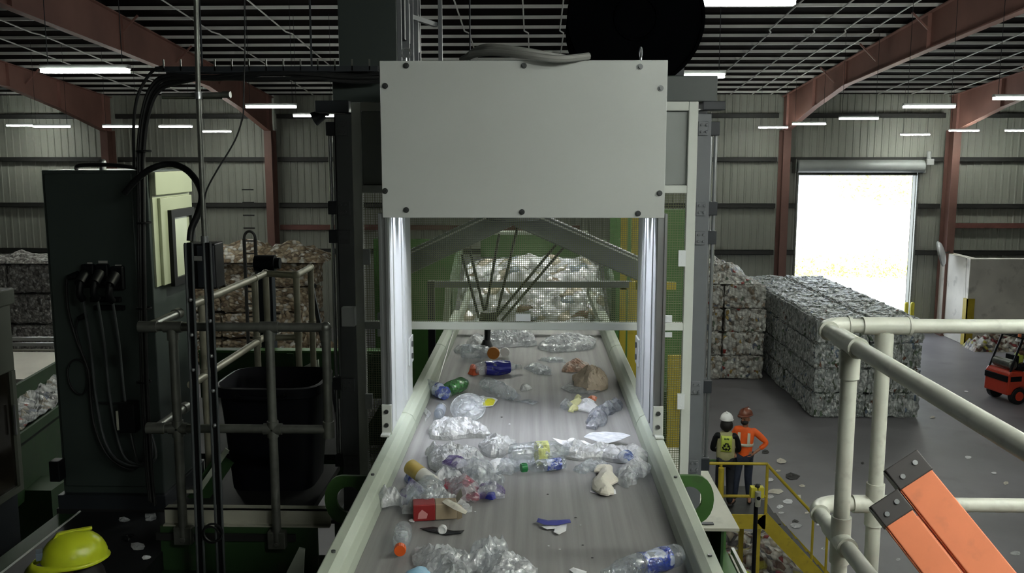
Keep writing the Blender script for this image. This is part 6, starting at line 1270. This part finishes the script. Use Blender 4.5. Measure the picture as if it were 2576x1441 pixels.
bottle('clear bottle with blue label lying at the bottom near the far skirt', (1500, 1455), (1712, 1400), .041, F_bottle, None, L_blue, (.16, .48), crush=.16, seed=12)
poly_item('paper_chip', 'small white paper chip at the bottom edge, belt middle', 'paper', [(1432, 1430), (1442, 1422), (1456, 1428), (1476, 1436), (1474, 1446), (1446, 1444)], P_white, .015, 0, .006, 9, 49)
for k, (px, py) in enumerate(((1282, 1066), (1378, 1242), (1380, 1372), (1448, 1300), (1460, 1320), (1490, 1402), (1408, 1380), (1466, 1370), (1195, 1286), (1262, 1048))):
    s_ = 3.2; o = poly_item('paper_crumb', ['tiny pale crumb', 'tiny grey crumb'][k % 2] + ' on bare belt ' + ['beyond the white bags', 'left of the napkin, middle of belt', 'nearest the bottom film peak', 'just beyond the torn card end', 'beside the torn card end', 'above the blue labelled bottle', 'between torn card and bottom edge', 'midway between torn card and blue bottle', 'beside the red carton flap', 'in front of the yellow card'][k].replace('left of', 'beside'), 'scrap', [(px - s_, py), (px, py - 1.6), (px + s_, py), (px, py + 1.8)], P_white if k % 2 == 0 else M_deck, .004, 0, .002, 20, 60 + k, res=4); o['group'] = 'crumbs on the belt'
# --- litter on the lower belt and floor
def scrap(pts, m, lab, z, seed, grp, name='paper_scrap', amp=.02, f=8):
    W3 = [PZ(px, py, z + .004) for px, py in pts]; b = MB(); c = sum(W3, Vector()) / len(W3); n = len(W3); R = []
    for k in range(3):
        for p in W3: q = c.lerp(p, (k + 1) / 3); R.append(q + Vector((0, 0, abs(noise.noise(q * f + Vector((seed, 0, 0)))) * amp * (1.2 - k * .35))))
    b.v = [c + Vector((0, 0, amp * .35))] + R
    for i in range(n): j = (i + 1) % n; b.face((0, 1 + i, 1 + j)); [b.face((1 + k * n + i, 1 + (k + 1) * n + i, 1 + (k + 1) * n + j, 1 + k * n + j)) for k in range(2)]
    return tag(b.build(name, m, solid=.003), lab, 'scrap', grp)
def blob(px, py, w_, h_, n=7, seed=0): r = random.Random(seed); return [(px + w_ / 2 * math.cos(2 * math.pi * i / n) * r.uniform(.7, 1.1), py + h_ / 2 * math.sin(2 * math.pi * i / n) * r.uniform(.7, 1.1)) for i in range(n)]
for k, (px, py, w_, h_, lab) in enumerate(((312, 1308, 30, 14, 'small clear scrap on the black lower belt, nearest the green side'), (379, 1300, 38, 24, 'crumpled foil scrap on the black lower belt, under the cabinet edge'), (322, 1352, 34, 20, 'dark glossy scrap on the black lower belt behind the lime hat'), (347, 1375, 44, 24, 'crumpled film scrap on the black lower belt'), (370, 1403, 26, 12, 'small white paper on the black lower belt'))):
    scrap(blob(px, py, w_, h_, 8, k), (F_clear, F_clear, M_black, F_white, P_white)[k], lab, 5.601, k, 'scraps on the lower belt', amp=.018, f=25)
p = [(72, 1302), (84, 1284), (118, 1272), (124, 1278), (112, 1292)]; scrap(p, F_white, 'pale folded scrap lying in the dark below the cream machine', 4.205, 77, 'scraps on the lower belt', amp=.03)
FL = [(2112, 1188, 26, 9), (1965, 1160, 30, 14), (2490, 1060, 22, 6), (2075, 992, 30, 9), (2135, 1057, 16, 7), (1992, 1198, 40, 18), (1950, 1236, 44, 16), (1982, 1262, 30, 12), (2008, 1250, 18, 12), (1938, 1250, 24, 10), (2000, 1312, 18, 10), (2001, 1322, 34, 16), (1935, 1207, 26, 10), (2030, 1290, 12, 6), (2060, 1320, 14, 6), (2100, 1302, 12, 6), (2072, 1380, 18, 6), (1926, 1137, 22, 12), (1958, 1184, 14, 6), (2435, 1150, 18, 8), (2530, 1215, 16, 8), (2556, 1392, 30, 12), (2440, 1345, 14, 6), (2260, 1408, 14, 8), (2430, 985, 12, 5), (2345, 1050, 14, 5), (2500, 1190, 16, 6), (2170, 1165, 10, 6), (1965, 1290, 16, 7), (1905, 1220, 20, 8), (2018, 1222, 18, 7), (1962, 1275, 22, 9)]
for k, (px, py, w_, h_) in enumerate(FL):
    q = PZ(px, py, 0); near = 'behind the yellow stair' if px < 2030 and py > 1120 else 'beside the big grey block' if py < 1070 and px < 2200 else 'in front of the forklift' if px > 2330 and py < 1230 else 'behind the pale railing posts'
    scrap(blob(px, py, w_, h_, 7, 100 + k), (P_white, F_white, P_cream, M_deck)[(k * 7 // 3) % 4], f'paper scrap on the concrete floor {near}, {ORD[k % 24] if k < 24 else "small " + ORD[k - 24]} along the aisle', 0.002, k, 'paper scraps on the concrete floor', amp=.06, f=3)
M_pile = chips('pile_mix', [((214, 210, 200), 6), ((180, 168, 148), 3), ((196, 188, 80), 1), ((128, 100, 84), 2), ((150, 60, 60), .6), ((86, 84, 84), 2.5)], 7, .5, .8)
q = PZ(1905, 1385, 0.2); heap('litter_pile', q.x, q.y, .0, .75, 1.3, .42, M_pile, 'litter pile heaped around the black sensor pole', 31)
q = PZ(2475, 865, .1); heap('litter_pile', q.x + .3, 37.2, .0, 1.2, .6, .75, M_pile, 'litter pile lying against the concrete bay wall behind the forklift', 37)
# a thin rod hanging onto the belt
cab_tube('pick_rod', [PY(1140, 834, 6.75), PY(1101, 962, 5.75)], .005, 'thin pale rod slanting down onto the belt by the blue labelled bottle', 'rod', M_rail, 8)
